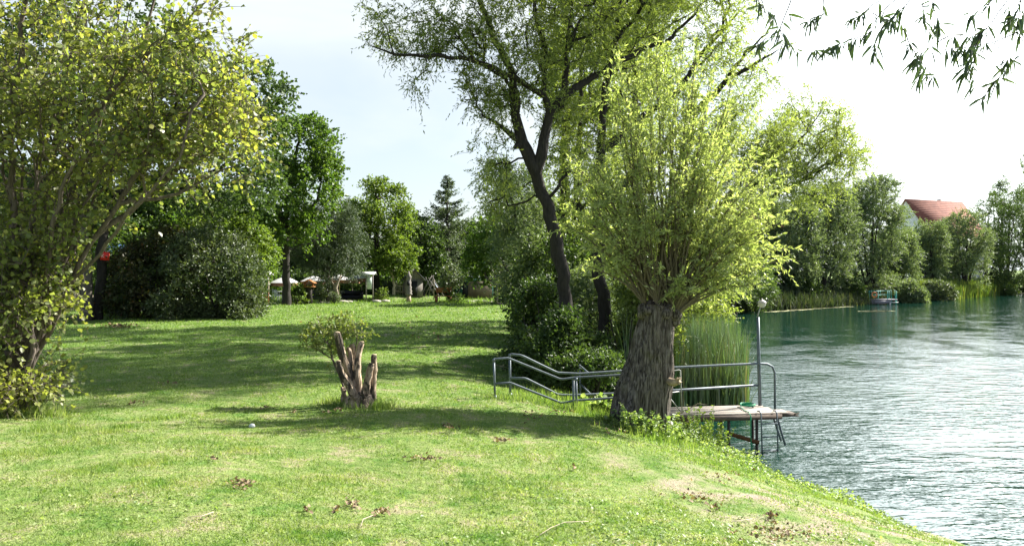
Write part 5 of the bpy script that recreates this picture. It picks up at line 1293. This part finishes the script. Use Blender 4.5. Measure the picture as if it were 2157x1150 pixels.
# low hedge masses that close the view under the crowns
for px, Y, rx, top, lm, lb in [(640,84,60,570,'leaf_dark','dark hedge behind the leftmost parasols'),(730,84,60,565,'leaf_dark','dark hedge behind the middle parasols'),(830,84,60,572,'leaf_maple','green hedge behind the picket fence and hut'),(930,82,60,565,'leaf_dark','dark hedge behind the stick frame'),(1040,80,60,560,'leaf_dark','dark hedge behind the shed'),
     (60,56,80,560,'leaf_dark','dark hedge behind the hazel'),(190,58,70,565,'leaf_dark','dark hedge behind the sign trunk'),(540,70,50,560,'leaf_maple','green hedge left of the poster board'),(1130,60,70,570,'leaf_dark','dark hedge behind the lawn edge bush')]:
    shrub(lb, px, Y, rx, top, 2.2, 330, (.3,.2), lm, m=4, k=7, tl=.9, group='hedges closing the garden', name='hedge')

# ================================================================ OVERHANGING TWIGS, top right
def overhang():
    e = empty('overhanging_willow', G(2700, 4.6), 'willow outside the frame whose leafy twigs hang down at top right', 'tree')
    b = origin(e)
    c = lambda x, y, Y: P(1500+x/3.283, y/3.283, Y)
    tb = MB()
    tb.tube([b-np.array([0,0,.2]), b+np.array([-.1,.1,2.2]), b+np.array([-.4,.2,3.6]), P(2300,-80,4.7), P(2100,-160,4.8), P(1800,-230,5.0), P(1640,-150,5.2)], [.2,.15,.1,.06,.045,.03,.015], 10)
    tb.tube([P(2300,-80,4.7), c(2200,330,4.7)], [.03,.01], 6)
    tw = [[(2157,300),(2100,200),(2060,100),(2030,-60)],[(2110,225),(1950,295),(1850,320),(1700,330),(1600,350)],[(2040,10),(1900,200),(1850,240),(1700,250),(1560,290)],[(1520,-60),(1550,120),(1580,230)],[(1330,-60),(1150,100),(1100,230),(940,290),(790,330),(700,350)],
          [(1320,200),(1390,350),(1480,470),(1520,560)],[(2200,340),(2100,400),(2000,520),(1900,630),(1860,700)],[(580,-60),(510,100),(460,200),(510,290),(590,360)],[(320,-60),(360,60),(440,130)],[(770,-60),(780,100),(700,130),(640,180)],[(1200,-60),(1090,60),(1000,120),(950,130)],
          [(1420,-60),(1300,80),(1200,170),(1120,300),(1130,410)],[(1850,240),(1800,380),(1760,470),(1820,600)],[(2000,-60),(1900,40),(1800,100)],[(1450,-30),(1480,150),(1560,210)],[(1480,470),(1440,530),(1430,600)],[(2100,200),(2150,60)],[(2150,-40),(2100,120),(2000,200)],[(1100,90),(1230,150),(1330,180)],
          [(350,60),(300,-40)],[(480,210),(340,290),(270,350)],[(1950,300),(2050,400),(2030,450)],[(1640,250),(1500,330),(1380,430)],[(1850,320),(1800,440),(1720,530)]]
    LP = []; LD = []
    for i, t in enumerate(tw):
        Y = 4.7+random.uniform(-.25,.3)
        q = np.array([c(x, y, Y) for x, y in t]); s = np.linspace(0,1,len(q)); ss = np.linspace(0,1,12)
        qq = np.stack([np.interp(ss, s, q[:,k]) for k in range(3)], -1); qq[1:-1] += rng.normal(0,.004,(10,3))
        tb.tube(qq, np.linspace(.0042,.0012,12), 4, cap=False)
        L = np.linalg.norm(np.diff(qq, axis=0), axis=1).sum(); k = int(L*85)
        tt = rng.uniform(.15,1,k); # clumps
        cl = rng.uniform(.2,1,4); tt = np.where(rng.uniform(0,1,k) < .55, np.clip(cl[rng.integers(0,4,k)]+rng.normal(0,.05,k),0,1), tt)
        LP.append(np.stack([np.interp(tt, ss, qq[:,c_]) for c_ in range(3)], -1)+rng.normal(0,.006,(k,3)))
        d = rng.normal(0,.5,(k,3)); d[:,2] -= 1.0; d[:,0] -= .25; LD.append(unit(d))
    tb.build('trunk', M['bark_dark'], e)
    lp = np.concatenate(LP); ld = np.concatenate(LD); n = len(lp); s = rng.uniform(.45,1.1,n)
    cb = MB(); put_leaves(cb, lp, ld, .115*s, .0185*s, rng.uniform(0,1,n), 'lance', fold=.2)
    cb.build('crown', M['leaf_overhang'], e, attr=True)
overhang()

# ================================================================ LIGHT, SKY, CAMERA
AZ = math.radians(60); EL = math.radians(39)
S = Vector((math.sin(AZ)*math.cos(EL), math.cos(AZ)*math.cos(EL), math.sin(EL)))
sl = bpy.data.lights.new('sun', 'SUN'); sl.energy = 5.0; sl.angle = math.radians(.5); sl.color = (1,.955,.87)
so = bpy.data.objects.new('sun', sl); C.objects.link(so); so.rotation_euler = S.to_track_quat('Z','Y').to_euler()
W = bpy.data.worlds.new('World'); bpy.context.scene.world = W; W.use_nodes = True
nt = W.node_tree; nt.nodes.clear()
def wn(t, **kw):
    n = nt.nodes.new('ShaderNode'+t)
    for k, v in kw.items(): setattr(n, k, v)
    return n
out = wn('OutputWorld'); bg = wn('Background'); sky = wn('TexSky', sky_type='NISHITA')
sky.sun_disc = False; sky.sun_elevation = EL; sky.sun_rotation = AZ; sky.air_density = 1.0; sky.dust_density = 1.5; sky.ozone_density = 1.2
tc = wn('TexCoord'); mp = wn('Mapping'); mp.inputs['Scale'].default_value = (1,1,2.6); mp.inputs['Location'].default_value = (.3,.1,.0); nt.links.new(tc.outputs['Generated'], mp.inputs[0])
nz = wn('TexNoise'); nz.inputs['Scale'].default_value = 2.1; nz.inputs['Detail'].default_value = 5; nz.inputs['Roughness'].default_value = .5; nz.inputs['Distortion'].default_value = .4; nt.links.new(mp.outputs[0], nz.inputs['Vector'])
# more cloud to the right (towards the sun) than to the left
dp = wn('VectorMath', operation='DOT_PRODUCT'); dp.inputs[1].default_value = (S.x,S.y,S.z); nt.links.new(tc.outputs['Generated'], dp.inputs[0])
ml = wn('Math', operation='MULTIPLY_ADD'); nt.links.new(dp.outputs['Value'], ml.inputs[0]); ml.inputs[1].default_value = .22; nt.links.new(nz.outputs[0], ml.inputs[2])
rp = wn('ValToRGB'); nt.links.new(ml.outputs[0], rp.inputs[0]); rp.color_ramp.elements[0].position = .50; rp.color_ramp.elements[1].position = .74
rp.color_ramp.elements[0].color = (.5,.5,.5,1)
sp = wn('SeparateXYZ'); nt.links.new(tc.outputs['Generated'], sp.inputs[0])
zf = wn('MapRange'); nt.links.new(sp.outputs['Z'], zf.inputs[0]); zf.inputs[1].default_value = .34; zf.inputs[2].default_value = .5; zf.inputs[3].default_value = 1; zf.inputs[4].default_value = 0  # cloud thinned overhead, out of view, to lessen fill light in the shadows
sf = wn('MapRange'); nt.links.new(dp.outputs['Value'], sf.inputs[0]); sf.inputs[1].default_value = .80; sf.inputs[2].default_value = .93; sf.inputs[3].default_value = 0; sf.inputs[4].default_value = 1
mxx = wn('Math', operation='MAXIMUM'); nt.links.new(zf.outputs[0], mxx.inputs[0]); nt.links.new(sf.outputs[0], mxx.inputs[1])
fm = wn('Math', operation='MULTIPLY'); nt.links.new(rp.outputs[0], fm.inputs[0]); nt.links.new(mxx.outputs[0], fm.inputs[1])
# forward-scattered brightness of the cloud veil round the sun
pw = wn('Math', operation='POWER'); mx = wn('Math', operation='MAXIMUM'); nt.links.new(dp.outputs['Value'], mx.inputs[0]); mx.inputs[1].default_value = 0; nt.links.new(mx.outputs[0], pw.inputs[0]); pw.inputs[1].default_value = 30
gl = wn('Math', operation='MULTIPLY_ADD'); nt.links.new(pw.outputs[0], gl.inputs[0]); gl.inputs[1].default_value = 14; gl.inputs[2].default_value = 5.5
cc = wn('VectorMath', operation='SCALE'); cc.inputs[0].default_value = (.93,1,1.02); 
# bright sky patch added at the right, above view, to give the water glare
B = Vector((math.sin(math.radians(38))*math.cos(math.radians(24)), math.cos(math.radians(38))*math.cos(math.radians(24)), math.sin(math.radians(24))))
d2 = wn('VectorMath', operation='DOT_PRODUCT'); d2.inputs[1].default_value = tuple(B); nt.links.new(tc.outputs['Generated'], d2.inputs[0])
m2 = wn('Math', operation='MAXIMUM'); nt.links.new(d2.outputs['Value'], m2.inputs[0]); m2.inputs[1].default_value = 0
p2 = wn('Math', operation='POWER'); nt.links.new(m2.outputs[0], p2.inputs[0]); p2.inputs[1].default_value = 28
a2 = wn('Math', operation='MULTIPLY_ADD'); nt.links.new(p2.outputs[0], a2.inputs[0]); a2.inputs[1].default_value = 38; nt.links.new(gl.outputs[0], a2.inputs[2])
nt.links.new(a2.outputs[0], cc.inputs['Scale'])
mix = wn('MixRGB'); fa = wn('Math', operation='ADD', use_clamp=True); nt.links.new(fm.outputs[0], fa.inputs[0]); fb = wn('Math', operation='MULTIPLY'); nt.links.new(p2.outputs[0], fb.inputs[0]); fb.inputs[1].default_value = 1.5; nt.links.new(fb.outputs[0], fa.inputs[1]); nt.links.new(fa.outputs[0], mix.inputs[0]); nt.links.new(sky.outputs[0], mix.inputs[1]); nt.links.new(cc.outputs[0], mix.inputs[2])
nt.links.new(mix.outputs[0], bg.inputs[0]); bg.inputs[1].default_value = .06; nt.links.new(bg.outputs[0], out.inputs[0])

cd = bpy.data.cameras.new('camera'); cd.sensor_width = 36; cd.lens = F/2157*36; cd.clip_end = 4000; cd.clip_start = .05
co = bpy.data.objects.new('camera', cd); C.objects.link(co); co.location = (0,0,CAMZ); co.rotation_euler = (PI/2,0,0)
sc = bpy.context.scene; sc.camera = co
sc.view_settings.view_transform = 'Standard'; sc.view_settings.look = 'None'; sc.view_settings.exposure = 1.7; sc.view_settings.gamma = 1
sc.render.engine = 'CYCLES'; sc.cycles.max_bounces = 6; sc.cycles.diffuse_bounces = 3; sc.cycles.glossy_bounces = 3; sc.cycles.transmission_bounces = 4; sc.cycles.use_denoising = True
sc.cycles.sample_clamp_indirect = 6
sc.render.film_transparent = False
